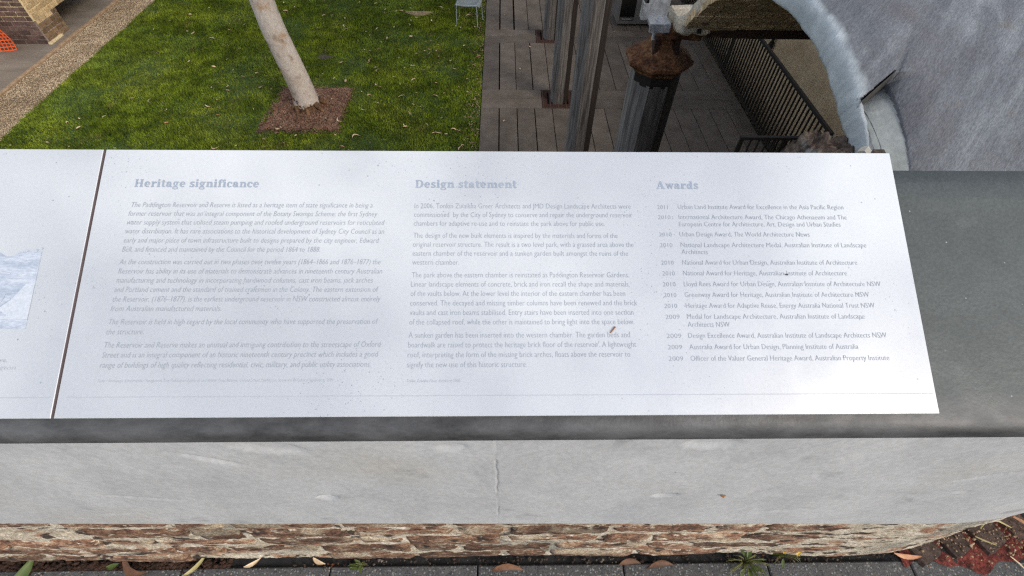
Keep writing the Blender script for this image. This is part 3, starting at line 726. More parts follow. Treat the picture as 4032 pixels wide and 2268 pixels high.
COL2=[
('In 2006, Tonkin Zulaikha Greer Architects and JMD Design Landscape Architects were',-0.1216,0.1779,0.2778),
('commissioned  by the City of Sydney to conserve and repair the underground reservoir',-0.1217,0.1794,0.2650),
('chambers for adaptive re-use and to reinstate the park above for public use.',-0.1217,0.1406,0.2523),
None,
('The design of the new built elements is inspired by the materials and forms of the',-0.1216,0.1573,0.2349),
('original reservoir structure. The result is a two level park, with a grassed area above the',-0.1216,0.1784,0.2222),
('eastern chamber of the reservoir and a sunken garden built amongst the ruins of the',-0.1216,0.1701,0.2096),
('western chamber.',-0.1217,-0.0588,0.1971),
None,
('The park above the eastern chamber is reinstated as Paddington Reservoir Gardens.',-0.1215,0.1699,0.1795),
('Linear landscape elements of concrete, brick and iron recall the shape and materials',-0.1220,0.1681,0.1668),
('of the vaults below. At the lower level the interior of the eastern chamber has been',-0.1220,0.1631,0.1541),
('conserved. The decayed and missing timber columns have been renewed and the brick',-0.1220,0.1783,0.1413),
('vaults and cast iron beams stabilised. Entry stairs have been inserted into one section',-0.1220,0.1727,0.1286),
('of the collapsed roof, while the other is maintained to bring light into the space below.',-0.1220,0.1730,0.1160),
None,
('A sunken garden has been inserted into the western chamber. The garden beds and',-0.1223,0.1662,0.0988),
('boardwalk are raised to protect the heritage brick floor of the reservoir. A lightweight',-0.1223,0.1738,0.0862),
('roof, interpreting the form of the missing brick arches, floats above the reservoir to',-0.1223,0.1653,0.0735),
('signify the new use of this historic structure.',-0.1227,0.0310,0.0608),
]
COL3=[
(('2011',0.2151,0.2296,0.2775),('Urban Land Institute Award for Excellence in the Asia Pacific Region',0.2440,0.4774,0.2776)),
(('2010',0.2151,0.2323,0.2625),('International Architecture Award, The Chicago Athenaeum and The',0.2439,0.4796,0.2626)),
(None,('European Centre for Architecture, Art, Design and Urban Studies',0.2436,0.4695,0.2521)),
(('2010',0.2150,0.2320,0.2374),('Urban Design Award, The World Architecture News',0.2430,0.4238,0.2374)),
(('2010',0.2150,0.2319,0.2220),('National Landscape Architecture Medal, Australian Institute of Landscape',0.2434,0.5008,0.2220)),
(None,('Architects',0.2437,0.2797,0.2121)),
(('2010',0.2148,0.2316,0.1972),('National Award for Urban Design, Australian Institute of Architecture',0.2435,0.4840,0.1972)),
(('2010',0.2153,0.2320,0.1822),('National Award for Heritage, Australian Institute of Architecture',0.2434,0.4673,0.1822)),
(('2010',0.2147,0.2319,0.1671),('Lloyd Rees Award for Urban Design, Australian Institute of Architecture NSW',0.2432,0.5112,0.1671)),
(('2010',0.2153,0.2318,0.1524),('Greenway Award for Heritage, Australian Institute of Architecture NSW',0.2430,0.4928,0.1524)),
(('2010',0.2147,0.2317,0.1376),('Heritage Award for Adaptive Reuse, Energy Australia National Trust NSW',0.2434,0.4979,0.1376)),
(('2009',0.2152,0.2337,0.1229),('Medal for Landscape Architecture, Australian Institute of Landscape',0.2437,0.4819,0.1229)),
(None,('Architects NSW',0.2439,0.2994,0.1123)),
(('2009',0.2149,0.2337,0.0977),('Design Excellence Award, Australian Institute of Landscape Architects NSW',0.2432,0.5069,0.0976)),
(('2009',0.2153,0.2336,0.0829),('Australia Award for Urban Design, Planning Institute of Australia',0.2435,0.4667,0.0828)),
(('2009',0.2152,0.2339,0.0680),('Officer of the Valuer General Heritage Award, Australian Property Institute',0.2438,0.5053,0.0679)),
]
NOTE1=('Tanner Architects, Conservation Management Plan, Paddington Reservoir and Walter Read Reserve, Oxford Street, Paddington, Statement of Cultural Significance, 2006',-0.5098,-0.2154,0.0437)
NOTE2=('Tonkin Zulaikha Greer Architects 2008',-0.1224,-0.0548,0.0421)
HEADS=[('Heritage significance',-0.5075,-0.3372,0.3082),('Design statement',-0.1217,0.0200,0.3084),('Awards',0.2161,0.2758,0.3078)]# ---- lettering, flat on the sheet (positions are metres across and up the panel)
BODY = .0108
jobs = []                                   # (part name, parent panel, material, [(text,u0,u1,v,size,shear)])
def para(lines, size, shear): return [(t, u0, u1, v, size, shear) for (t, u0, u1, v) in lines]
for col, sh in ((COL1, .20), (COL2, 0.0)):
    cur = []
    for ln in col + [None]:
        if ln is None:
            if cur: jobs.append(('paragraph', panel, 'ink', para(cur, BODY, sh)))
            cur = []
        else: cur.append(ln)
cur = []
for yr, tx in COL3:
    if yr is not None and cur: jobs.append(('award_entry', panel, 'ink', cur)); cur = []
    if yr is not None: cur.append((*yr, BODY*.80, 0))
    cur.append((*tx, BODY*.93, 0))
jobs.append(('award_entry', panel, 'ink', cur))
jobs.append(('footnote', panel, 'ink_faint', [(*NOTE1, .0058, .2)]))
jobs.append(('footnote', panel, 'ink_faint', [(*NOTE2, .0058, 0)]))
jobs.append(('caption', panel2, 'ink_faint', [('Reserve,', -.6590, -.6272, .0729-.0035, .0082, .2), ('Paddington', -.6640, -.6148, .0644-.0045, .0082, .2)]))
tmp = []
for (nm, pn, mt, lines) in jobs:
    for (t, u0, u1, v, size, sh) in lines:
        c = bpy.data.curves.new('t', 'FONT'); c.body = t; c.size = 1.0; c.shear = sh; c.resolution_u = 2; c.offset = -.015
        o = bpy.data.objects.new('t', c); COL.objects.link(o); tmp.append(o)
dg = bpy.context.evaluated_depsgraph_get(); dg.update()
it = iter(tmp)
for (nm, pn, mt, lines) in jobs:
    vs_all, fs_all = [], []
    for (t, u0, u1, v, size, sh) in lines:
        o = next(it); ev = o.evaluated_get(dg); tm = ev.to_mesh()
        co = np.empty(len(tm.vertices)*3); tm.vertices.foreach_get('co', co); co = co.reshape(-1,3)
        x0, x1 = co[:,0].min(), co[:,0].max()
        b = len(vs_all)
        ox = pn.location.x
        X_ = (u0 - ox) + (co[:,0]-x0)/(x1-x0)*(u1-u0); Y_ = v + co[:,1]*size
        vs_all += np.stack([X_, Y_, np.full(len(co), .00035)], -1).tolist()
        fs_all += [tuple(b+i for i in p.vertices) for p in tm.polygons]
        ev.to_mesh_clear()
    me = bpy.data.meshes.new(nm); me.from_pydata(vs_all, [], fs_all); me.materials.append(MT[mt]); me.update()
    link(nm, me, pn)
for o in tmp:
    c = o.data; bpy.data.objects.remove(o); bpy.data.curves.remove(c)

# slab-serif headings drawn letter by letter (x-height 1)
def g_rect(x0, y0, x1, y1): return [(x0,y0),(x1,y0),(x1,y1),(x0,y1)], [(0,1,2,3)]
def g_quad(*p): return list(p), [(0,1,2,3)]
def g_ring(cx, cy, rx, ry, tx, ty, a0, a1, n=22):
    v, f = [], []
    for i in range(n+1):
        a = R(a0+(a1-a0)*i/n); c, s = math.cos(a), math.sin(a)
        v += [(cx+rx*c, cy+ry*s), (cx+(rx-tx)*c, cy+(ry-ty)*s)]
    for i in range(n): f.append((2*i, 2*i+2, 2*i+3, 2*i+1))
    return v, f
def g_disc(cx, cy, r, n=14):
    return [(cx+r*math.cos(2*math.pi*k/n), cy+r*math.sin(2*math.pi*k/n)) for k in range(n)], [tuple(range(n))]
def stem(x, h, w=.32, sl=.12, foot=True, top=True, lt=True):
    out = [g_rect(x, 0, x+w, h)]
    if foot: out.append(g_rect(x-sl, 0, x+w+sl, .12))
    if top: out.append(g_rect(x-sl, h-.12, x+w+(sl if not lt else 0), h))
    return out
GL = {
 'H': (1.62, stem(.14,1.42,lt=False)+stem(1.02,1.42,lt=False)+[g_rect(.4,.66,1.1,.78)]),
 'D': (1.50, stem(.14,1.42,top=False)+[g_rect(.02,1.30,.7,1.42),g_rect(.3,0,.7,.12),g_ring(.66,.71,.72,.71,.36,.13,-90,90)]),
 'A': (1.58, [g_quad((.12,0),(.27,0),(.82,1.42),(.62,1.42)),g_quad((1.02,0),(1.38,0),(.88,1.42),(.56,1.42)),g_rect(.4,.40,1.12,.52),g_rect(0,0,.48,.12),g_rect(.88,0,1.54,.12)]),
 'e': (1.10, [g_ring(.52,.5,.50,.53,.32,.13,20,320),g_rect(.22,.46,1.0,.58)]),
 'r': (.98, stem(.14,1.0)+[g_disc(.80,.83,.165),g_ring(.74,.58,.34,.42,.12,.14,75,175)]),
 'i': (.66, stem(.14,1.0)+[g_disc(.29,1.30,.18)]),
 't': (.80, [g_rect(.18,.16,.48,1.32),g_rect(0,.88,.74,1.0),g_ring(.50,.20,.32,.22,.30,.13,180,330)]),
 'a': (1.12, [g_ring(.36,.30,.36,.32,.26,.12,0,360),g_rect(.58,.08,.88,.72),g_ring(.48,.66,.40,.37,.30,.13,0,160),g_disc(.18,.76,.14),g_rect(.62,0,1.08,.12)]),
 'g': (1.10, [g_ring(.44,.64,.40,.39,.26,.12,0,360),g_ring(.48,-.18,.50,.28,.16,.13,0,360),g_rect(.12,.06,.80,.20),g_rect(.70,.84,1.06,1.0)]),
 's': (.90, [g_ring(.42,.73,.36,.30,.24,.13,30,250),g_ring(.42,.28,.40,.31,.26,.13,-160,80),g_quad((.18,.62),(.30,.76),(.72,.40),(.56,.24)),g_rect(.66,.72,.76,1.02),g_rect(.02,-.02,.12,.30)]),
 'n': (1.28, stem(.14,1.0)+stem(.80,.62,top=False)+[g_ring(.76,.58,.36,.43,.32,.15,0,150)]),
 'm': (1.92, stem(.14,1.0)+stem(.78,.62,top=False,sl=.09)+stem(1.42,.62,top=False)+[g_ring(.76,.58,.34,.43,.32,.15,0,150),g_ring(1.40,.58,.34,.43,.32,.15,0,150)]),
 'f': (.78, stem(.16,1.12,top=False)+[g_rect(0,.88,.70,1.0),g_ring(.56,1.10,.40,.34,.30,.13,30,180),g_disc(.84,1.22,.14)]),
 'c': (.98, [g_ring(.50,.5,.50,.53,.32,.13,40,320),g_disc(.78,.78,.15)]),
 'w': (1.56, [g_quad((.10,1),(.42,1),(.62,0),(.44,0)),g_quad((.44,0),(.58,0),(.86,1),(.70,1)),g_quad((.68,1),(.98,1),(1.14,0),(.98,0)),g_quad((.98,0),(1.12,0),(1.42,1),(1.28,1)),g_rect(0,.88,.52,1.0),g_rect(1.12,.88,1.56,1.0)]),
 'd': (1.20, [g_ring(.46,.48,.44,.50,.30,.13,0,360),g_rect(.66,0,.97,1.42),g_rect(.50,1.30,.9,1.42),g_rect(.8,0,1.14,.12)]),
 ' ': (.55, []),
}
for (t, u0, u1, v0) in HEADS:
    vs, fs = [], []; x = 0; lay = 0
    for ch in t:
        adv, shapes = GL[ch]
        for (pv, pf) in shapes:
            b = len(vs); lay = (lay+1) % 9
            vs += [(x+p[0], p[1], .0003+lay*.00003) for p in pv]
            for f in pf:
                a = sum(pv[f[i]][0]*pv[f[(i+1) % len(f)]][1]-pv[f[(i+1) % len(f)]][0]*pv[f[i]][1] for i in range(len(f)))
                fs.append(tuple(b+i for i in (f if a > 0 else reversed(f))))
        x += adv + .07
    W = x - .07; H = .0112/1.42
    vs = [(u0+.5555+p[0]/W*(u1-u0), v0+p[1]*H, p[2]) for p in vs]
    me = bpy.data.meshes.new('heading'); me.from_pydata(vs, [], fs); me.materials.append(MT['ink_head']); me.update()
    link('heading', me, panel)
# engraved rule along the foot of both panels
s = MB(); s.box(.012, .0250, .0, PW-.004, .0258, .0003); s.build('rule_line', MT['ink_rule'], panel)
s = MB(); s.box(.012, .0250, .0, PW-.004, .0258, .0003); s.build('rule_line', MT['ink_rule'], panel2)
# blue half-tone picture on the left panel: pieces of flat print
ox = .5595+PW
pic = MB()
def poly(mb_, pts, z): mb_.add([(u+ox, v, z) for u, v in pts], [tuple(range(len(pts)))])
L0, R0 = -.80, -.6130
poly(pic, [(L0,.112),(R0,.112),(R0,.2155),(-.640,.2150),(-.648,.209),(-.658,.208),(-.668,.214),(-.70,.216),(-.75,.209),(L0,.213)], .0003)
base = pic.build('printed_picture', MT['print_mid'], panel2)
lt = MB()
poly(lt, [(L0,.126),(R0,.124),(R0,.172),(-.624,.1715),(-.639,.150),(-.655,.136),(-.668,.152),(-.69,.165),(-.72,.172),(L0,.168)], .0005)
poly(lt, [(-.664,.1865),(-.648,.1840),(-.648,.1850),(-.664,.1885)], .0005)
poly(lt, [(-.640,.2115),(-.6135,.2125),(-.6135,.2130),(-.640,.2122)], .0005)
o = lt.build('printed_highlight', MT['print_light'], panel2)
for pts in ([(-.668,.134),(-.655,.1385),(-.640,.150),(-.6405,.1525),(-.656,.1425),(-.668,.137)], [(-.655,.1384),(-.640,.1285),(-.652,.1290),(-.660,.1345)],
            [(-.656,.1426),(-.650,.158),(-.647,.158),(-.6525,.143)], [(-.6235,.2145),(-.6205,.2185),(-.6180,.2175),(-.6205,.2140)],
            [(-.6165,.2175),(-.6140,.2210),(-.6120,.2205),(-.6140,.2172)], [(-.638,.2140),(-.634,.2175),(-.630,.2165),(-.634,.2135)]):
    dk = MB(); poly(dk, pts, .0007); dk.build('printed_shadow', MT['print_mid'], panel2)

# ================================================================ TIMBER COLUMNS
CXc = 1.09
def make_column(label, y, top):
    c = tag(empty('timber_column', (CXc, y, LZ)), label, 'column', 'octagonal timber columns on the boardwalk')
    s = MB(); n = 8; r = .165/math.cos(math.pi/8); hz = np.concatenate([np.linspace(-.06, top-.13, 24)[:-1], np.linspace(top-.13, top, 9)])
    seed = rnd.uniform(0, 50)
    per = 5                                     # vertices per face so the flats can be uneven
    for z in hz:
        for k in range(n):
            a0 = math.pi/8 + k*math.pi/4; a1 = a0 + math.pi/4
            for q in range(per):
                t = q/per; p = Vector((math.cos(a0)*(1-t)+math.cos(a1)*t, math.sin(a0)*(1-t)+math.sin(a1)*t, 0))*r
                p *= 1 + .010*mnoise.fractal(Vector((p.x*14+seed, p.y*14, z*1.1)), 1, 2, 3)
                if q == 0: p *= .988
                s.v.append((p.x, p.y, z))
    N_ = n*per
    for i in range(len(hz)-1):
        for k in range(N_):
            k2 = (k+1) % N_
            s.f.append((i*N_+k, i*N_+k2, (i+1)*N_+k2, (i+1)*N_+k))
            face = k//per
            s.m.append(3 if (hz[i+1] > top-.055-.05*max(0, mnoise.noise(Vector((k*.6, seed, 0)))) and face in (4,5,6)) else 1 if face in (6, 7, 0) else 2 if face in (3, 4) else 0)     # brown right faces with shade painted in, left faces painted lit, rot under the capital
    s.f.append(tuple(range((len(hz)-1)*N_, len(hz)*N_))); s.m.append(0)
    s.build('post', [MT['timber'], MT['timber_shade'], MT['timber_lit'], MT['timber_rot']], c)
    # long drying splits
    sp = MB(); sp.cur = 0
    for (ang, z0, z1) in ((-112, top-1.15, top-.06), (-68, top-1.9, top-.7), (-104, .5, 1.3)):
        a = R(ang); rad = .1665; m = 9; vs = []
        ca, sa = math.cos(a), math.sin(a); tx, ty = -sa, ca
        for i in range(m+1):
            z = z0+(z1-z0)*i/m; wv = .0035*math.sin(math.pi*(i+.3)/(m+.6)); off = .012*math.sin(i*1.1+ang)
            for sg in (-1, 1): vs.append((ca*rad+tx*(off+sg*wv), sa*rad+ty*(off+sg*wv), z))
        sp.add(vs, [(2*i, 2*i+1, 2*i+3, 2*i+2) for i in range(m)])
    sp.build('drying_split', MT['void'], c)
    # cast iron capital: two-step octagonal flange, sloped shoulder, neck and seat
    cp = MB(); t0 = top
    prof = [(.150,-.005),(.185,0),(.190,.018),(.205,.030),(.212,.036),(.232,.048),(.238,.060),(.238,.078),(.225,.088),(.205,.094),(.200,.100),(.165,.118),(.125,.150),(.100,.185),(.092,.215),(.092,.235)]
    nn = 8; sub = 4; b0 = 0
    for (rr_, z) in prof:
        for k in range(nn):
            a0 = math.pi/8+k*math.pi/4; a1 = a0+math.pi/4
            for q in range(sub):
                t = q/sub; p = Vector((math.cos(a0)*(1-t)+math.cos(a1)*t, math.sin(a0)*(1-t)+math.sin(a1)*t, 0))*rr_
                p *= 1+.006*mnoise.fractal(Vector((p.x*16+seed, p.y*16, z*16)), 1, 2, 4)
                cp.v.append((p.x, p.y, t0+z+.006*mnoise.noise(Vector((p.x*20, p.y*20, z*9+seed)))))
    n2 = nn*sub
    for i in range(len(prof)-1):
        for k in range(n2):
            k2 = (k+1) % n2; cp.f.append((i*n2+k, i*n2+k2, (i+1)*n2+k2, (i+1)*n2+k)); cp.m.append(0)
    #
    cp.f.append(tuple(range((len(prof)-1)*n2, len(prof)*n2))); cp.m.append(0)
    cap = cp.build('capital', MT['rust'], c)
    rb = MB(); rb.box(.055, -.11, top+.10, .085, -.02, top+.232); rb.box(-.085,-.11,top+.10,-.055,-.02,top+.232)
    o = rb.build('web_rib', MT['rust_dark'], cap)
    return c
COLTOP = LZ*-1 - .165                         # post height up to the capital
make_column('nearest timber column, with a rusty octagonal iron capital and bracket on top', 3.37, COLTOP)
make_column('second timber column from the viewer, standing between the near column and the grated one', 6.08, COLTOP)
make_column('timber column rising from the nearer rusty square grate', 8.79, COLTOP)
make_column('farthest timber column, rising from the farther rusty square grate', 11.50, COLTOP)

def make_grate(label, y):
    g = tag(empty('floor_grate', (CXc-.025, y+.005, LZ)), label, 'grate', 'rusty grates round the columns')
    fr = MB(); h = .300; hy = .330
    for (x0,y0,x1,y1) in ((-h,-hy,h,-hy+.022),(-h,hy-.022,h,hy),(-h,-hy+.022,-h+.022,hy-.022),(h-.022,-hy+.022,h,hy-.022),(-.012,-hy+.022,.012,-.21),(-.012,.21,.012,hy-.022),(-.16,-hy+.022,-.14,hy-.022),(.14,-hy+.022,.16,hy-.022)):
        fr.box(x0,y0,-.03,x1,y1,.004)
    fr.build('frame', MT['grate'], g)
    bs = MB(); k = -hy+.046
    while k < hy-.03:
        if abs(k) < .19:
            bs.box(-h+.022, k, -.03, -.205, k+.012, .002); bs.box(.205, k, -.03, h-.022, k+.012, .002)
        else: bs.box(-h+.022, k, -.03, h-.022, k+.012, .002)
        k += .036
    tag(bs.build('grate_bars', MT['grate'], g), kind='stuff')
    pn = MB(); pn.box(-h, -hy, -.075, h, hy, -.045); pn.build('pan', MT['void'], g)
make_grate('rusty red square floor grate round the nearer grated column', 8.79)
make_grate('rusty red square floor grate round the farthest column', 11.50)
make_grate('rusty floor grate round the second column, below the top edge of the panel', 6.08)
make_grate('rusty floor grate round the nearest column, hidden below the panel', 3.37)

# ================================================================ BROKEN BRICK VAULT
YC, ZC, RI, RO = 2.10, -.785, 1.45, 1.55
vault = tag(empty('brick_vault', (1.2, YC, 0)), 'broken end of a brick vault coated in grey cement render, right of the near column', 'vault')
def vob(name, me, kind=None):
    o = link(name, me, vault); o.matrix_parent_inverse = Matrix.Translation((-1.2, -YC, 0))
    if kind: o['kind'] = kind
    return o
def inpoly(x, y, poly_):
    res = np.zeros_like(x, bool); n = len(poly_); j = n-1
    for i in range(n):
        xi, yi = poly_[i]; xj, yj = poly_[j]
        c = ((yi > y) != (yj > y)) & (x < (xj-xi)*(y-yi)/(yj-yi+1e-12)+xi); res ^= c; j = i
    return res
ph = np.concatenate([np.linspace(-64,-40,14)[:-1], np.linspace(-40,-24,100)[:-1], np.linspace(-24,-16,120)[:-1], np.linspace(-16,8,130), np.linspace(8,50.3,50)[1:]])
# profile along x: from far right over the top to the broken end, round it, then back along the underside
xo = np.concatenate([np.linspace(5.58, 2.4, 14)[:-1], np.linspace(2.4, 1.42, 90)[:-1], np.linspace(1.42, 1.38, 8)[:-1], np.linspace(1.38, 1.245, 68)])
ends = [(1.238,.992),(1.229,.975),(1.220,.945),(1.212,.90),(1.205,.82),(1.200,.70),(1.198,.5),(1.197,.3),(1.1975,.14),(1.199,.04),(1.206,0.0)]
xi_ = np.concatenate([np.linspace(1.24, 2.2, 20), np.linspace(2.4, 5.58, 8)])
cols_x = list(xo)+[e[0] for e in ends]+list(xi_)
cols_r = [1.0]*len(xo)+[e[1] for e in ends]+[0.0]*len(xi_)
A, XX = np.meshgrid(np.radians(ph), np.array(cols_x), indexing='ij')
_, RR = np.meshgrid(ph, np.array(cols_r), indexing='ij')
deg = np.degrees(A)
isend = (XX < 1.26)
P0 = np.stack([XX, YC+RO*np.sin(A), ZC+RO*np.cos(A)], -1)
bumpy = vnoise(P0, 2.6, 4, 12)*.009 + vnoise(P0, 15, 3, 3)*.0022
pocket = inpoly(XX, deg, [(1.202,-22.6),(1.356,-17.9),(1.352,-21),(1.345,-25.6),(1.336,-31.9),(1.34,-45),(1.222,-45),(1.226,-31.9),(1.231,-26.5)])
seam2 = inpoly(XX, deg, [(1.356,-17.9),(1.50,-9.2),(1.508,-9.6),(1.362,-18.6)])
# depth of the pocket: deep under its slanting upper edge, running out downwards
ex, ey = 1.356-1.202, (22.6-17.9)*.027; el = math.hypot(ex, ey)
below = -((XX-1.202)*(-ey) + (deg+22.6)*.027*ex)/el          # metres below the slanting edge
along = ((XX-1.202)*ex + (deg+22.6)*.027*ey)/el
xb = 1.352 - np.clip(-17.9-deg, 0, 40)*.0014
stepd = np.clip(below/.006+.5, 0, 1)*np.clip((XX-1.205)/.010, 0, 1)
rgt = np.clip((XX-xb)/.10, 0, 1); rgt2 = np.clip((XX-xb)/.006+.5, 0, 1)
pdep = stepd*(.078*np.exp(-np.clip(below,0,1)/.10)+.006)*(1-.30*rgt2)*(1-rgt)**1.5*np.where(XX > xb, np.clip((-18.1-deg)/.5, 0, 1), 1)
pdep = np.where(XX < 2.2, pdep, 0)
Rr = RI + (RO-RI)*RR
top_w = np.clip(RR, 0, 1)
Rr = Rr + bumpy*top_w - pdep*(RR > .9) - .004*seam2*(RR > .9)
# the right hand coat stands slightly proud of the left band
Rr += .006*np.clip((XX-1.30)/.05, 0, 1)*(RR > .9)
xj = XX + np.where(isend, vnoise(P0, 7, 4, 20)*.010 + vnoise(P0, 30, 3, 21)*.004, 0)
# end slopes back towards the far springing, nearer end crumbles
xj += np.where(XX < 1.6, -.065*np.clip((deg-5)/50, 0, 1), 0)
P = np.stack([xj, YC+Rr*np.sin(A), ZC+Rr*np.cos(A)], -1)
me = grid_mesh('vault_shell', P, [MT['render'], MT['vault_mortar'], MT['render_pale'], MT['raw_cut']], smooth=True, flip=True)
nu, nv = P.shape[:2]
mi = np.zeros((nu-1, nv-1), np.int32)
cR = RR[:-1,:-1]; cX = XX[:-1,:-1]; cD = deg[:-1,:-1]
mi[(cR < .99) & (cD > 12)] = 1; mi[cR < .05] = 1
pk = (below > .002) & (XX > 1.24) & (XX < xb) & (RR > .9)
mi[pk[:-1,:-1]] = 2
me.polygons.foreach_set('material_index', mi.ravel()); me.update()
vob('vault_shell', me)
# dark raw edge of the upper coat along the slanting top of the pocket
cf = MB(); vs = []; m = 16
for i in range(m+1):
    t = -.01+1.02*i/m; xx = 1.204 + t*(1.356-1.204); dd = -22.55 + t*(22.6-17.9); w = .5+.5*min(1, t*3+.2)
    for rr_, o_ in ((RO+.007, 0.0), (RO-.066*w, .014), (RO-.072*w, .004), (RO-.01, -.02)):
        a_ = R(dd - (.006+o_)*37); vs.append((xx-1.2, rr_*math.sin(a_), ZC+rr_*math.cos(a_)))
cf.add(vs, [(4*i+j, 4*i+4+j, 4*i+5+j, 4*i+1+j) for i in range(m) for j in range(3)])
cf.build('cut_edge', MT['raw_cut'], vault)
# bricks of the underside and the broken end near the column
for ci, dg_ in enumerate(np.arange(26.5, 48.5, 2.95)):
    x = 1.145 - (.11 if ci % 2 else 0); first = True
    while x < 2.75:
        L_ = .225 - ((.11 if ci % 2 else 0) if first else 0); x0 = max(x + (.11 if (ci % 2 and first) else 0), 1.142); 
        a0, a1 = R(dg_), R(dg_+2.75); rin = RI - rnd.uniform(.004, .016)
        bm = MB(); vs = []
        xe = x0 + L_ - .012
        for xx in (x0 + rnd.uniform(-.012,.012)*(1 if first else 0), xe):
            for (aa, rr_) in ((a0,rin),(a1,rin+rnd.uniform(-.004,.004)),(a1,RI+.03),(a0,RI+.03)):
                vs.append((xx-1.2, rr_*math.sin(aa), ZC+rr_*math.cos(aa)))
        bm.add(vs, [(0,1,2,3),(7,6,5,4),(0,4,5,1),(1,5,6,2),(2,6,7,3),(3,7,4,0)])
        bm.build('brick', MT['vault_brick'], vault)
        x = x0 + L_; first = False
# plastered springing block over the capital, with its bolt hole
sb = MB()
def rough_block(mbx, x0,y0,z0,x1,y1,z1, amp, seed, n=6):
    base = len(mbx.v)
    fsx = []
    for (ax, s) in ((0,0),(0,1),(1,0),(1,1),(2,0),(2,1)):
        b = len(mbx.v)
        for i in range(n+1):
            for j in range(n+1):
                u, w = i/n, j/n
                p = [0,0,0]; o1, o2 = [(1,2),(0,2),(0,1)][ax]
                p[ax] = s; p[o1] = u; p[o2] = w
                q = Vector((x0+(x1-x0)*p[0], y0+(y1-y0)*p[1], z0+(z1-z0)*p[2]))
                c = Vector(((x0+x1)/2,(y0+y1)/2,(z0+z1)/2)); d = (q-c)
                q += d*amp*mnoise.fractal(q*18+Vector((seed,seed,seed)), 1, 2, 4)*3
                e = sum(1 for k in range(3) if p[k] in (0,1))
                if e >= 2: q -= d*.06*(e-1)
                mbx.v.append(tuple(q))
        for i in range(n):
            for j in range(n):
                q4 = (b+i*(n+1)+j, b+(i+1)*(n+1)+j, b+(i+1)*(n+1)+j+1, b+i*(n+1)+j+1)
                flip = (s == 1) ^ (ax == 1)
                mbx.f.append(q4 if flip else q4[::-1]); mbx.m.append(mbx.cur)
rough_block(sb, 1.10, 3.17, .135, 1.32, 3.45, .215, .05, 3.0)
sb.v = [(a-1.2, b-YC, c) for a, b, c in sb.v]
blk = sb.build('springer_block', MT['vault_mortar'], vault, smooth=True)
bh = MB(); bh.box(1.222-1.2, 3.150-YC, .155, 1.246-1.2, 3.176-YC, .180); bh.build('bolt_hole', MT['void'], blk)
# rusty iron beam carrying the vault along x, and its bearing on the capital
beam = tag(empty('iron_beam', (1.2, 3.37, .07)), 'dark rusty iron beam running right from the near column under the brick vault', 'beam')
bm = MB(); rough_block(bm, 1.26-1.2, -.205, .045, 5.57-1.2, .17, .100, .002, 8.0, 14); bm.box(.12, -.03, .115, 4.36, .03, .30)
bm.build('flange', MT['rust_dark'], beam, smooth=False)
bm = MB(); rough_block(bm, 1.07-1.2, -.14, .0, 1.31-1.2, .12, .066, .06, 2.0, 8); bm.build('bearing_end', MT['rust'], beam, smooth=True)
# broken masonry stub under the near springing
gx = np.linspace(.965, 1.50, 80); gv = np.linspace(0, 1, 80)
U, V_ = np.meshgrid(gx, gv, indexing='ij')
yy0 = .80 + V_*.74
zz0 = .458 + .055*np.exp(-((U-1.15)/.13)**2)*np.clip((V_-.3)/.4,0,1) - .09*np.clip((1.07-U)/.10,0,1) - .25*np.clip((V_-.93)/.07,0,1)**1.5 
P = np.stack([U, yy0, zz0], -1)
nn1 = vnoise(P, 7, 5, 31); nn2 = vnoise(P, 26, 4, 30)
nn3 = np.abs(vnoise(P, 16, 4, 77))
P[..., 2] += nn1*.035 + nn2*.020 - nn3*.05 + .015; P[..., 1] += nn2*.018 + nn1*.02; P[..., 0] += nn2*.018
skirt = P[:, -1:].copy(); skirt[..., 2] -= .45; skirt[..., 1] -= .25
P = np.concatenate([P, skirt], axis=1)
left = P[:1].copy(); left[..., 2] -= .4; left[..., 0] += .05
P = np.concatenate([left, P], axis=0)
vob('broken_masonry', grid_mesh('broken_masonry', P, MT['rubble'], smooth=False))
for i, (x, y, z, r_) in enumerate(((1.045,1.40,.475,.012),(1.00,1.315,.475,.026),(1.19,1.34,.56,.02),(1.24,1.33,.545,.025),(1.09,1.31,.53,.016),(1.28,1.36,.53,.018))):
    s = MB(); vs = []
    for q in [(a,b,c) for a in (-1,1) for b in (-1,1) for c in (-1,1)]: vs.append(Vector(q).normalized()*r_*rnd.uniform(.8,1.3))
    for q in ((1.25,0,0),(-1.25,0,0),(0,1.25,0),(0,-1.25,0),(0,0,1.1),(0,0,-1.1)): vs.append(Vector(q)*r_*rnd.uniform(.7,1))
    F8 = {8:(4,5,7,6),9:(0,2,3,1),10:(2,6,7,3),11:(0,1,5,4),12:(1,3,7,5),13:(0,4,6,2)}
    fs = []
    for c, q in F8.items():
        for k in range(4): fs.append((c, q[k], q[(k+1) % 4]))
    s.add([(p.x+x-1.2, p.y+y-YC, p.z+z) for p in vs], fs)
    s.build('rubble_stone', MT['stone_bit' if i % 2 == 0 else 'rubble'], vault)

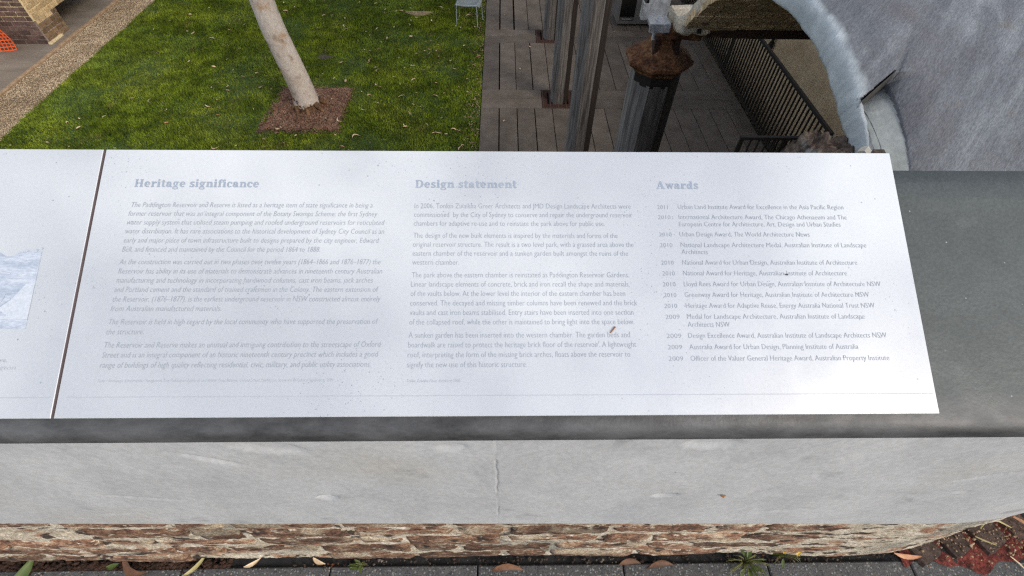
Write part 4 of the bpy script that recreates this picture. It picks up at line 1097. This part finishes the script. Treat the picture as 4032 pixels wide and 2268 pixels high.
# ---- galvanised bracket with bolts on the column head
br = tag(empty('steel_bracket', (.99, 3.28, .15)), 'galvanised steel angle bracket bolted to the head of the nearest column', 'bracket')
s = MB(); s.box(-.062, -.085, .022, .070, .055, .040); s.box(-.062, .038, .040, .070, .055, .50); s.box(-.060,-.0865,-.010,.068,-.070,.022)
s.build('angle_plate', MT['galv'], br)
s = MB(); s.box(-.105, .000, .03, -.064, .012, .125); s.box(-.105, .012, .03, -.095, .06, .125); s.build('side_plate', MT['galv'], br)
def hexbolt(p, axis, r_, h, name='bolt'):
    s = MB(); p = Vector(p); axis = Vector(axis).normalized()
    s.tube([p, p+axis*h*.25], r_*1.45, 14); s.tube([p+axis*h*.25, p+axis*h], r_, 6); s.tube([p+axis*h, p+axis*h*1.5], r_*.5, 8)
    s.build(name, MT['bolt'], br)
hexbolt((.010, .038, .190), (0,-1,0), .016, .020); hexbolt((.008, -.020, .040), (0,0,1), .015, .016)
hexbolt((-.012, -.035, -.012), (0,0,-1), .017, .022)
s = MB(); s.tube([(-.012,-.035,.03),(-.012,-.035,-.075)], .010, 10); s.build('threaded_rod', MT['bolt'], br)

# ================================================================ BALUSTRADES AND THE WALL BEHIND
def balustrade(label, p0, p1, z0, z1, gap, n0=0):
    p0, p1 = Vector(p0), Vector(p1); d = (p1-p0); Ln = d.length; d.normalize()
    b = tag(empty('balustrade', (p0.x, p0.y, z0)), label, 'balustrade')
    b.rotation_euler = (0, 0, math.atan2(d.y, d.x))
    H = z1-z0
    s = MB(); s.box(-.02, -.025, H-.045, Ln+.02, .025, H); s.build('top_rail', MT['steel_black'], b)
    s = MB(); s.box(-.02, -.018, .04, Ln+.02, .018, .075); s.build('bottom_rail', MT['steel_black'], b)
    bar = MB(); bar.box(-.007, -.014, .075, .007, .014, H-.045); bme = bar.mesh('baluster', MT['steel_black'])
    k = 0.03
    while k < Ln: link('baluster', bme, b, (k, 0, 0)); k += gap
    pm = MB(); pm.box(-.02, -.0155, -.1, .02, .0155, H-.046); pme = pm.mesh('post', MT['steel_black'])
    for q in (0.0, Ln*.5, Ln): link('post', pme, b, (q+.0005, 0, 0))
    return b
balustrade('long black steel balustrade along the right edge of the boardwalk', (4.64,5.95,0), (4.64,13.9,0), LZ, -2.36, .115)
balustrade('short black steel balustrade crossing behind the rubble at the panel corner', (3.33,5.84,0), (4.58,5.84,0), LZ, -2.36, .115)
tw = MB(); tw.box(5.50, .76, -5.2, 5.60, 16, -.2)
tag(tw.build('retaining_wall', MT['wall_tan']), 'tan rendered wall behind the black balustrade', 'wall')
fx = tag(empty('wall_fitting', (5.49, 9.96, -2.80)), 'small dark pipe fitting fixed to the tan wall under the vault', 'fitting')
s = MB(); s.tube([(-.04,0,.24),(-.05,0,-.10)], .030, 10); s.build('pipe', MT['steel_black'], fx)
s = MB(); s.tube([(-.05,0,-.10),(-.06,0,-.21)], [.05,.055], 10); s.build('socket', MT['steel_black'], fx)
s = MB(); s.box(-.045,-.04,.18,.012,.04,.21); s.build('clamp', MT['steel_black'], fx)

# ---- planter box on the boardwalk
pb = tag(empty('planter_box', (3.12, 12.42, LZ)), 'grey box with a dark hollow front standing on the boardwalk behind the bracket', 'planter')
s = MB(); w, dp, h, t = .42, .34, .62, .035
for (x0,y0,x1,y1) in ((-w,-dp,-w+t,dp),(w-t,-dp,w,dp),(-w+t,dp-t,w-t,dp)): s.box(x0,y0,.05,x1,y1,h)
s.box(-w+t,-dp,.05,w-t,-dp+t,.10); s.box(-w+t,-dp+t,.05,w-t,dp-t,.08)
s.build('shell', MT['planter'], pb)
s = MB(); s.box(-.03,-dp,.10,.20,-dp+.03,h); s.build('front_panel', MT['planter'], pb)
s = MB(); s.box(-w+t+.003,-.02,.081,w-t-.003,.02,h-.1); s.build('dark_lining', MT['void'], pb)
for (fx_, fy_) in ((-.36,-.28),(.36,-.28),(-.36,.28),(.36,.28)):
    s = MB(); s.box(fx_-.03,fy_-.03,0,fx_+.03,fy_+.03,.05); s.build('foot', MT['steel_black'], pb)
s = MB(); s.tube([(-.30,-.27,.13),(-.10,-.29,.135),(-.06,-.26,.13)], .010, 6); s.build('pale_pipe', MT['stone_bit'], pb)

# ---- unseen canopy roof, sized and lowered to shade the boardwalk and lawn
rf = tag(empty('shade_canopy', (3.6, 9, 2.2)), 'lightweight curved metal roof out of the picture, added to shade the boardwalk and lawn', 'roof')
xs_ = np.linspace(-3.9, 1.7, 24); ys_ = np.linspace(-4.6, 9, 4)
U, W = np.meshgrid(xs_, ys_, indexing='ij')
Zr = .9 - .5*((U+1.1)/2.8)**2
P = np.stack([U, W, Zr], -1); Pb = P.copy()[::-1]; Pb[..., 2] -= .08
P = np.concatenate([P, Pb], axis=0)
link('roof_sheet', grid_mesh('roof_sheet', P, MT['roof_metal']), rf)
for (x, y) in ((-.4,8.5),(1.5,-4.4),(1.5,8.5)):
    zt = .9 - .5*((x+1.1)/2.8)**2 - .04
    s = MB(); s.tube([(x,y,-2.2-3.5),(x,y,zt)], .05, 10); s.build('roof_post', MT['steel_black'], rf)

# ================================================================ BRICK PIER, TOP LEFT
pier = tag(empty('brick_pier', (-9.865, 10.92, LZ)), 'old brick pier with a dark front and sunlit tan side beyond the gravel', 'pier')
PYF = 10.90; PXR = -9.865
def pobj(name, mbx, m): 
    mbx.v = [(a-PXR, b-10.92, c-LZ) for a, b, c in mbx.v]
    return mbx.build(name, m, pier)
s = MB(); s.box(-13.2, PYF+.012, LZ-.05, PXR-.014, 11.655, -3.04); pobj('core_low', s, MT['pier_mortar_dark'])
s = MB(); s.box(-13.2, PYF+.0125, -3.042, PXR-.0145, 13.9, -.3); pobj('core_high', s, MT['pier_mortar'])
def pbrick(x0,y0,z0,x1,y1,z1,m):
    s = MB(); j = .004
    s.box(x0+rnd.uniform(0,j), y0+rnd.uniform(0,j), z0+rnd.uniform(0,j), x1-rnd.uniform(0,j), y1-rnd.uniform(0,j), z1-rnd.uniform(0,j))
    pobj('brick', s, m)
CH = .094
for c in range(17):                                     # front face, towards the viewer
    z0 = LZ + .004 + c*CH; z1 = z0 + CH - .016
    x1 = PXR - .014; k = c % 2
    first = True
    while x1 > -11.6:
        L_ = (.112 if (first and k) else .228)
        pbrick(x1-L_, PYF - rnd.uniform(-.002,.006), z0, x1, PYF+.06, z1, MT['pier_front']); x1 -= L_+.014; first = False
for c in range(17):                                     # side face
    z0 = LZ + .004 + c*CH; z1 = z0 + CH - .016
    low = z1 < -3.03
    yend = 11.66 if low else 13.3
    y0 = PYF; first = True; k = c % 2
    while y0 < yend-.05:
        L_ = min((.228 if (first and k) else .150 if first else .205), yend-y0)
        pbrick(PXR-.06, y0 + (.062 if first else 0), z0, PXR + rnd.uniform(-.004,.004), y0+L_, z1, MT['pier_low'] if (z1 < -3.05 + .08*math.sin(y0*5)) else MT['pier_warm']); y0 += L_+.016; first = False
s = MB(); s.box(PXR-.03, 11.70, -3.05, PXR+.012, 12.6, -2.90); 
s = MB(); s.box(PXR-.02, PYF, LZ-.01, PXR+.045, 11.35, LZ+.03); pobj('mortar_skirt', s, MT['pier_mortar'])

# ---- orange barrier mesh beside the pier
om = tag(empty('barrier_mesh', (-10.47, 10.66, LZ)), 'orange plastic barrier mesh in front of the dark brick face', 'barrier')
s = MB(); nxm, nzm, st_ = 26, 15, .07
def bp(u, z):     # bulging sheet
    return (-1.75 + u + .03*math.sin(z*7), .10*math.sin(u*3.0)+.05*math.sin(z*5+u*4), z)
for i in range(nxm+1):
    u = i*st_; s.tube([bp(u, z) for z in np.linspace(0, 1.0, 10)], .012, 4, cap=False)
for j in range(nzm+1):
    z = j*1.0/nzm; s.tube([bp(u, z) for u in np.linspace(0, nxm*st_, 16)], .013, 4, cap=False)
o = s.build('mesh_strands', MT['orange'], om); o['kind'] = 'stuff'
s = MB(); s.tube([(-1.78,.02,0),(-1.78,.02,1.1)], .016, 8); s.build('stake', MT['steel_black'], om)

# ================================================================ GUM TREE
tree = tag(empty('gum_tree', (-3.64, 8.42, LZ)), 'leaning pale smooth-barked tree trunk standing in the mulch square', 'tree')
def limb(pts, rads, n=18, amp=.04, seed=0.0, mats=None, sub=5):
    s = MB(); P_ = []; Rr_ = []
    for i in range(len(pts)-1):
        for q in range(sub):
            t = q/sub; P_.append(Vector(pts[i]).lerp(Vector(pts[i+1]), t)); Rr_.append(rads[i]*(1-t)+rads[i+1]*t)
    P_.append(Vector(pts[-1])); Rr_.append(rads[-1])
    # smooth the path
    for _ in range(3):
        P_ = [P_[0]]+[(P_[i-1]+P_[i]*2+P_[i+1])/4 for i in range(1,len(P_)-1)]+[P_[-1]]
    s.tube(P_, Rr_, n)
    for i in range(len(s.v)):
        v = Vector(s.v[i]); c = P_[min(i//n, len(P_)-1)]
        d = v-c; s.v[i] = tuple(v + d*(amp*mnoise.fractal(Vector((v.x*2.2+seed, v.y*2.2, v.z*1.4)), 1, 2, 4)))
    return s
tp = [(0,0,-.1),(-.005,0,.08),(-.002,0,.25),(-.025,0,.50),(-.09,0,.95),(-.155,0,1.45),(-.17,0,1.9),(-.19,.02,2.6),(-.30,.05,3.4),(-.45,.1,4.4)]
tr_ = [.27,.235,.213,.205,.197,.188,.184,.178,.17,.15]
s = limb(tp, tr_, 24, .05, 4.0)
# ragged dark bark collar at the foot: the lowest faces carry the peeling bark
n24 = 24
for fi in range(len(s.f)):
    ring = fi//n24; k = fi % n24
    zc_ = np.mean([s.v[i][2] for i in s.f[fi]])
    rag = .10 + .16*max(0, mnoise.noise(Vector((k*.55, 3.3, 0)))) + (.14 if k in (19,20) else 0)
    s.m[fi] = 1 if zc_ < rag else 0
s.build('trunk', [MT['bark'], MT['bark_base']], tree, smooth=True)
for (a, b, c, r0) in (((-.14,-.19,.14),(-.10,-.33,.0),(-.06,-.40,-.06),.040),((.18,-.12,.16),(.30,-.16,.02),(.42,-.14,-.06),.05),((-.20,-.06,.14),(-.26,-.16,.02),(-.30,-.22,-.05),.04),((.05,-.22,.12),(.08,-.32,.0),(.12,-.38,-.06),.04),((.20,.05,.16),(.34,.10,.02),(.5,.12,-.06),.05)):
    limb([a,b,c],[r0,r0*.7,r0*.35],8,.15,r0*90,sub=3).build('root', MT['bark_base'], tree, smooth=True)
# peeled bark shards at the foot
for i in range(16):
    a = rnd.uniform(-2.9, -.2); z = rnd.uniform(.02,.20); r_ = .232-.12*z
    p = Vector((math.cos(a)*r_, math.sin(a)*r_, z)); tdir = Vector((-math.sin(a), math.cos(a), 0)); nd = Vector((math.cos(a), math.sin(a), 0))
    h = rnd.uniform(.05,.14); w = rnd.uniform(.012,.03)
    s = MB(); q = []
    for (u, t, o_) in ((-1,0,.004),(1,0,.01),(.6,1,.018),(-.7,.85,.012)): q.append(p+tdir*w*u+Vector((0,0,h*t))+nd*o_)
    q += [x - nd*.006 for x in q]
    s.add(q, [(0,1,2,3),(7,6,5,4),(0,4,5,1),(1,5,6,2),(2,6,7,3),(3,7,4,0)])
    s.build('bark_shard', MT['bark_base' if i % 3 else 'bark'], tree)
LB = [((-.45,.1,4.4),(-.9,.5,5.6),(-1.1,.9,7.2)),((-.45,.1,4.4),(-.1,-.3,5.8),(.3,-.2,7.4)),((-.30,.05,3.4),(-1.2,-.2,4.6),(-2.1,-.1,6.0)),((-.45,.1,4.4),(-.5,1.0,5.6),(-.2,2.0,6.8))]
for i, l3 in enumerate(LB): limb(l3, [.13,.085,.03], 10, .05, i*7.0, sub=5).build('limb', MT['bark'], tree, smooth=True)
nl = 5200
cl = [(Vector(l3[2])+Vector((rnd.gauss(0,.6),rnd.gauss(0,.6),rnd.gauss(0,.4)))) for l3 in LB for _ in range(9)]
v = np.empty((nl,4,3)); ci = nrs.randint(0,len(cl),nl)
cc = np.array([tuple(c) for c in cl])[ci] + nrs.normal(0,.26,(nl,3))
th = nrs.uniform(0,6.28,nl); dn = nrs.uniform(.4,1.3,nl); lw = nrs.uniform(.10,.17,nl); ww = nrs.uniform(.010,.018,nl)
dx, dy, dz = np.cos(th)*np.cos(dn), np.sin(th)*np.cos(dn), -np.sin(dn); sx_, sy_ = -np.sin(th), np.cos(th)
for q, (a, b) in enumerate(((0,0),(.5,1),(1,0),(.5,-1))):
    v[:,q,0] = cc[:,0]+dx*lw*a+sx_*ww*b; v[:,q,1] = cc[:,1]+dy*lw*a+sy_*ww*b; v[:,q,2] = cc[:,2]+dz*lw*a
o = link('crown', fast_mesh('crown', v.reshape(-1,3), np.arange(nl*4).reshape(-1,4), MT['gum_leaf']), tree); o['kind'] = 'stuff'

# ================================================================ GARDEN CHAIR
ch = tag(empty('garden_chair', (-.80, 12.2, LZ), R(-8)), 'pale grey wire garden chair on the lawn beside the boardwalk', 'chair')
w, dp, sh = .235, .24, .455
for (x, y) in ((-w,-dp+.01),(w,-dp+.01),(-w-.03,dp),(w+.03,dp)):
    s = MB(); s.tube([(x*1.06, y*1.05, 0),(x, y, sh-.01)], .009, 8); s.build('leg', MT['chair'], ch)
s = MB()
ring = [(-w,-dp,sh),(w,-dp,sh+.012),(w+.02,dp,sh-.02),(-w-.02,dp,sh-.02),(-w,-dp,sh)]
s.tube(ring, .010, 8); s.build('seat_frame', MT['chair'], ch)
gx = np.linspace(-w, w, 14); gy = np.linspace(-dp, dp, 12); U, W = np.meshgrid(gx, gy, indexing='ij')
Zs = sh - .075*(1-(U/w)**2)*np.clip(1-(W/dp)**4, 0, 1) - .012*(1-(U/w)**2)
P = np.stack([U, W, Zs], -1)
P2 = P[:, ::-1].copy(); P2[..., 2] -= .006
link('seat_shell', grid_mesh('seat_shell', np.concatenate([P, P2], axis=1), MT['chair_mesh'], closed=True), ch)
for sg in (-1, 1):      # mesh wings curling down at the sides
    U = np.linspace(0, 1, 8); W = np.linspace(-dp+.02, dp, 10); A_, B_ = np.meshgrid(U, W, indexing='ij')
    P = np.stack([sg*(w + .055*np.sin(A_*2.6)), B_, sh - .10*A_*np.clip(1.2-np.abs(B_+.05)/.25,0,1)], -1); P2 = P[:, ::-1].copy(); P2[...,0] += sg*.005
    link('side_wing', grid_mesh('side_wing', np.concatenate([P,P2],axis=1), MT['chair_mesh'], closed=True), ch)
s = MB(); s.tube([(-w-.02,dp,sh-.02),(-w,dp+.10,sh+.36),(0,dp+.13,sh+.42),(w,dp+.10,sh+.36),(w+.02,dp,sh-.02)], .010, 8); s.build('back_frame', MT['chair'], ch)
U = np.linspace(-1,1,12); W = np.linspace(0,1,9); A_, B_ = np.meshgrid(U,W,indexing='ij')
P = np.stack([A_*w, dp+.11*B_-.05*(1-A_**2)*0, sh+.0+.37*B_], -1); P2 = P[:, ::-1].copy(); P2[...,1] += .006
link('back_shell', grid_mesh('back_shell', np.concatenate([P,P2],axis=1), MT['chair_mesh'], closed=True), ch)

# ================================================================ FALLEN LEAVES
def leaf_mesh(name, L_, W_, m, curl=.15, bend=.2, sick=.0, seed=0):
    r2 = random.Random(seed); n = 7; vs = []; fs = []
    for i in range(n):
        t = i/(n-1); w = W_*math.sin(math.pi*min(1, t*.93+.04))**.8*(1-.25*t)
        x = (t-.5)*L_; y0 = sick*L_*(t-.5)**2*2; z = bend*L_*(.25-(t-.5)**2)
        for sg in (-1, 0, 1): vs.append((x, y0+sg*w, z + (curl*W_*2 if sg else 0) + r2.uniform(-1,1)*W_*.12))
    for i in range(n-1):
        for k in (0,1): fs.append((i*3+k, (i+1)*3+k, (i+1)*3+k+1, i*3+k+1))
    me = bpy.data.meshes.new(name); me.from_pydata(vs, [], fs); me.materials.append(m)
    me.polygons.foreach_set('use_smooth', [True]*len(fs)); me.update(); return me
LM = [leaf_mesh('fallen_leaf', .105, .0135, MT['leaf_tan'], .2, .25, .5, 1), leaf_mesh('fallen_leaf', .085, .016, MT['leaf_tan'], .3, .35, -.4, 2), leaf_mesh('fallen_leaf', .12, .011, MT['leaf_tan'], .15, .15, .9, 3), leaf_mesh('fallen_leaf', .065, .018, MT['leaf_tan'], .3, .3, .1, 4), leaf_mesh('fallen_leaf', .10, .018, MT['leaf_pink'], .25, .25, .3, 5)]
cnt = 0
while cnt < 240:
    y = rnd.uniform(6.9, 13.6); u = rnd.random()
    x = LX0 + .1 + (LX1-LX0-.15)*(u**.62)
    if in_mulch(np.array(x), np.array(y), .05) and rnd.random() < .6: continue
    mi_ = rnd.choices(range(5), (3,3,2,3,1.2))[0]
    o = link('fallen_leaf', LM[mi_], None, (x, y, LZ + rnd.uniform(.022,.04)), (rnd.uniform(-.35,.35), rnd.uniform(-.35,.35), rnd.uniform(0,6.28)))
    sc = rnd.choice((.45,.6,.75,.9,1.15))*rnd.uniform(.85,1.15); o.scale = (sc, sc, sc)
    tag(o, 'small dry gum leaf lying on the green lawn', 'leaf', 'dry leaves scattered over the lawn'); cnt += 1
# finer litter drifting along the boardwalk edge
nl = 520
lx = LX1 - np.abs(nrs.normal(0,.16,nl)) - .01; ly = nrs.uniform(6.6, 14.5, nl); th = nrs.uniform(0,6.28,nl); ll = nrs.uniform(.012,.036,nl); lw = nrs.uniform(.004,.009,nl)
v = np.empty((nl,4,3)); tl = nrs.uniform(-.4,.4,nl)
for q, (a, b) in enumerate(((-1,0),(0,1),(1,0),(0,-1))):
    v[:,q,0] = lx+a*ll*np.cos(th)-b*lw*np.sin(th); v[:,q,1] = ly+a*ll*np.sin(th)+b*lw*np.cos(th); v[:,q,2] = LZ+.03+a*ll*tl+nrs.uniform(-.01,.006,nl)
MT['litter'] = mat('leaf_litter', [(.20,.12,.07),(.38,.27,.17)], scale=3, rough=.8, island=.5)
tag(link('leaf_litter', fast_mesh('leaf_litter', v.reshape(-1,3), np.arange(nl*4).reshape(-1,4), MT['litter'])), 'drift of tiny leaf fragments along the edge of the boardwalk', 'leaf litter', kind='stuff')
for (x, y, a, m, lab) in ((.02,8.0,.9,1,'small yellow leaf on the boardwalk planks near the lawn'),(.60,10.95,-.8,0,'small tan leaf on the planks between the two grates'),(.36,9.95,2.0,3,'small curled leaf on the planks left of the grates'),(.05,12.6,1.2,3,'tiny pale leaf on the far planks near the chair'),(2.62,11.75,.1,4,'brown leaf on the planks at the foot of the grey box')):
    o = link('fallen_leaf', LM[m], None, (x, y, LZ+.008), (rnd.uniform(-.1,.1), rnd.uniform(-.1,.1), a), (.9,.9,.9)); tag(o, lab, 'leaf')
# leaves and litter at the foot of the wall
def one(name, L_, W_, m, p, rz, lab, cat, bend=.2, curl=.2, sick=.2, tilt=(0,0)):
    o = link(name, leaf_mesh(name, L_, W_, MT[m], curl, bend, sick, int(p[0]*1000) & 255), None, p, (tilt[0], tilt[1], rz)); return tag(o, lab, cat)
one('fallen_leaf', .088, .0145, 'leaf_green', (-1.262,.238,.016), 1.05, 'green leaf standing in the joint at the bottom left corner', 'leaf', .15, .25, .2, (.6,-.2))
one('fallen_leaf', .095, .013, 'leaf_brown', (-.985,.243,.014), -.55, 'long orange brown curved leaf at the left foot of the wall', 'leaf', .25, .2, .5, (.5,.1))
one('fallen_leaf', .030, .009, 'leaf_green', (-1.04,.249,.012), .3, 'small green scrap of leaf beside the long orange brown leaf', 'leaf')
one('fallen_leaf', .085, .006, 'straw', (-.815,.250,.016), .75, 'thin tan leaf leaning across the paver joint at the left', 'leaf', .2, .3, .2, (.4,-.3))
one('fallen_leaf', .045, .006, 'leaf_tan', (-.675,.253,.004), .5, 'pale slim leaf in the black joint, left of the wall middle', 'leaf')
one('fallen_leaf', .040, .006, 'leaf_tan', (-.50,.256,.004), -.4, 'second pale slim leaf in the black joint, further right', 'leaf')
one('fallen_leaf', .086, .011, 'leaf_brown', (.013,.246,.018), .0, 'broad curled brown leaf at the foot of the wall in the middle', 'leaf', .40, .25, -.35, (.75,0))
one('fallen_leaf', .060, .009, 'leaf_brown', (.345,.253,.008), .05, 'dark red brown leaf half hidden beside the curled tan leaf', 'leaf', .2, .2, -.3, (.6,0))
one('fallen_leaf', .074, .010, 'leaf_brown', (.425,.250,.016), .1, 'curled tan leaf arched over the paver edge, right of the middle', 'leaf', .35, .3, -.4, (.75,0))
one('fallen_leaf', .072, .008, 'leaf_pink', (1.115,.255,.010), -.12, 'slim orange leaf at the paver joint near the red earth', 'leaf', .12, .2, .15, (.7,0))
# stick and dark speck lying on the text panel
tw_ = MB(); tw_.tube([(-.0035,-.0040,.0012),(0,.0003,.0014),(.0033,.0042,.0015)], [.0007,.0010,.0011], 7)
o = tw_.build('twig', MT['twig']); o.matrix_world = Matrix.Translation((.144, .259+.1085*ct, .925+.1085*st)) @ Matrix.Rotation(TILT, 4, 'X'); tag(o, 'short orange brown twig lying on the text panel above the garden beds line', 'twig')
tw_ = MB(); tw_.tube([(-.0022,.0006,.0008),(0,-.0005,.0009),(.0022,.0004,.0008)], [.0004,.0008,.0004], 6); tw_.tube([(.0006,0,.0008),(.0014,-.0014,.0007)], [.0005,.0003], 5)
o = tw_.build('dark_speck', MT['insect']); o.matrix_world = Matrix.Translation((.384, .259+.1835*ct, .925+.1835*st)) @ Matrix.Rotation(TILT, 4, 'X'); tag(o, 'dark crumb of debris on the awards column of the text panel', 'debris')
s = MB(); s.tube([(.3815,.2495,.612),(.387,.2475,.6122),(.3925,.2495,.6118)], [.0006,.0022,.0006], 7); tag(s.build('rust_scab', MT['twig']), 'small orange brown scab stuck on the concrete right of the middle', 'debris')

# ---- weeds in the joint
def weed(x, y, n, h, lab, flower=0, straw=0, sp=.05):
    w_ = tag(empty('weed', (x, y, -.008)), lab, 'weed')
    st_m = MB(); 
    for i in range(n):
        a = rnd.uniform(0, 6.28); l = h*rnd.uniform(.5,1.1); ox_, oy_ = math.cos(a)*sp, math.sin(a)*sp*.5 - sp*.25
        pts = [(rnd.uniform(-.008,.008),rnd.uniform(-.004,.004),0),(ox_*.4,oy_*.4,l*.55),(ox_,oy_,l*.75),(ox_*1.5,oy_*1.5,l*.55)]
        st_m.tube(pts, [.0016,.0013,.0010,.0004], 4, cap=False)
    st_m.build('stems', MT['weed' if not straw else 'straw'], w_)
    for i in range(max(3, n//3)):
        a = rnd.uniform(0,6.28); l = rnd.uniform(.02,.035)
        me = leaf_mesh('leaf', l, l*.22, MT['leaf_green'], .2, .2, .2, i)
        link('leaf', me, w_, (math.cos(a)*sp*rnd.uniform(.5,1.3), math.sin(a)*sp*.6-.008, h*rnd.uniform(.35,.8)), (rnd.uniform(-.5,.5), rnd.uniform(-.5,.5), a))
    for i in range(flower):
        s = MB(); c = Vector((rnd.uniform(-.6,.8)*sp, rnd.uniform(-.4,.4)*sp, h*rnd.uniform(.6,.95))); vs = [tuple(c)]; m = 8
        for k in range(m): a = 6.283*k/m; vs.append((c.x+.006*math.cos(a)*(1 if k % 2 else .6), c.y+.006*math.sin(a)*(1 if k % 2 else .6), c.z+.002))
        s.add(vs, [(0,1+k,1+(k+1) % m) for k in range(m)]); s.build('petals', MT['flower'], w_)
weed(-.385, .252, 12, .030, 'small green grass tuft in the joint left of the middle', sp=.014)
weed(.66, .248, 30, .062, 'straggly olive weed hanging over the paver edge at the right', straw=0, sp=.042)
weed(.765, .262, 9, .085, 'green weed with small yellow flowers beside the straggly weed', flower=7, sp=.028)

# ---- bricks set in the red earth, straw and bark litter over them
bl = [(1.175,.268,.052,.026,.30,'brown brick end nearest the paver joint in the red earth'),(1.272,.291,.050,.036,.25,'brown brick end second from the paver joint in the red earth'),(1.372,.312,.056,.040,.28,'brown brick end third from the paver joint in the red earth'),(1.475,.335,.050,.036,.25,'dark brown brick end farthest right in the red earth'),(1.50,.262,.06,.018,.10,'low dark brick at the paver edge in the bottom right corner')]
for (x, y, hx, hy, a, lab) in bl:
    s = MB(); rough_block(s, -hx*.78, -hy, -.03, hx*.78, hy, .014, .05, x*9, 5)
    o = s.build('ground_brick', MT['brick_ground'], None, smooth=True); o.location = (x, y, 0); o.rotation_euler = (0, 0, a+.15); tag(o, lab, 'brick', 'brick ends in the red earth')
labs = ['curved straw stalk arching over the red earth','broad yellow strap of bark beside the concrete corner','pinkish strip of bark below the yellow strap','pale split cane at the right edge of the red earth','short pale stick at the bottom right corner','small straw wisp in front of the third brick end','pale chip of straw between two brick ends','thin pale stalk lying across the pavers at the lower right']
lit = [([(1.345,.318,.03),(1.365,.338,.045),(1.40,.335,.04),(1.435,.320,.03)],.0028,'straw'),
       ([(1.44,.352,.04),(1.49,.365,.045),(1.56,.360,.04)],.006,'straw'),([(1.455,.348,.035),(1.49,.325,.03),(1.52,.300,.02)],.005,'leaf_pink'),
       ([(1.475,.310,.025),(1.53,.285,.02),(1.58,.268,.015)],.005,'straw'),([(1.452,.278,.018),(1.485,.255,.014)],.0045,'leaf_tan'),
       ([(1.325,.300,.022),(1.345,.290,.02),(1.375,.278,.018)],.0025,'straw'),([(1.298,.276,.02),(1.312,.283,.022)],.0035,'leaf_tan'),([(1.405,.252,.008),(1.42,.235,.006),(1.43,.215,.005)],.002,'leaf_tan')]
for (pts, r_, m), lab in zip(lit, labs):
    s = MB(); s.tube(pts, [r_*.6]+[r_]*(len(pts)-2)+[r_*.5], 5)
    c = Vector(pts[0]); s.v = [tuple(Vector(v_)-c) for v_ in s.v]
    o = s.build('straw_stalk', MT[m]); o.location = c; tag(o, lab, 'litter')
debris_strip('bark_crumbs', 1.16, 1.62, 420, .30, .035, (.0015,.005), MT['litter'], 'pale bark crumbs scattered over the red earth', 'crumbs', z0=.012)
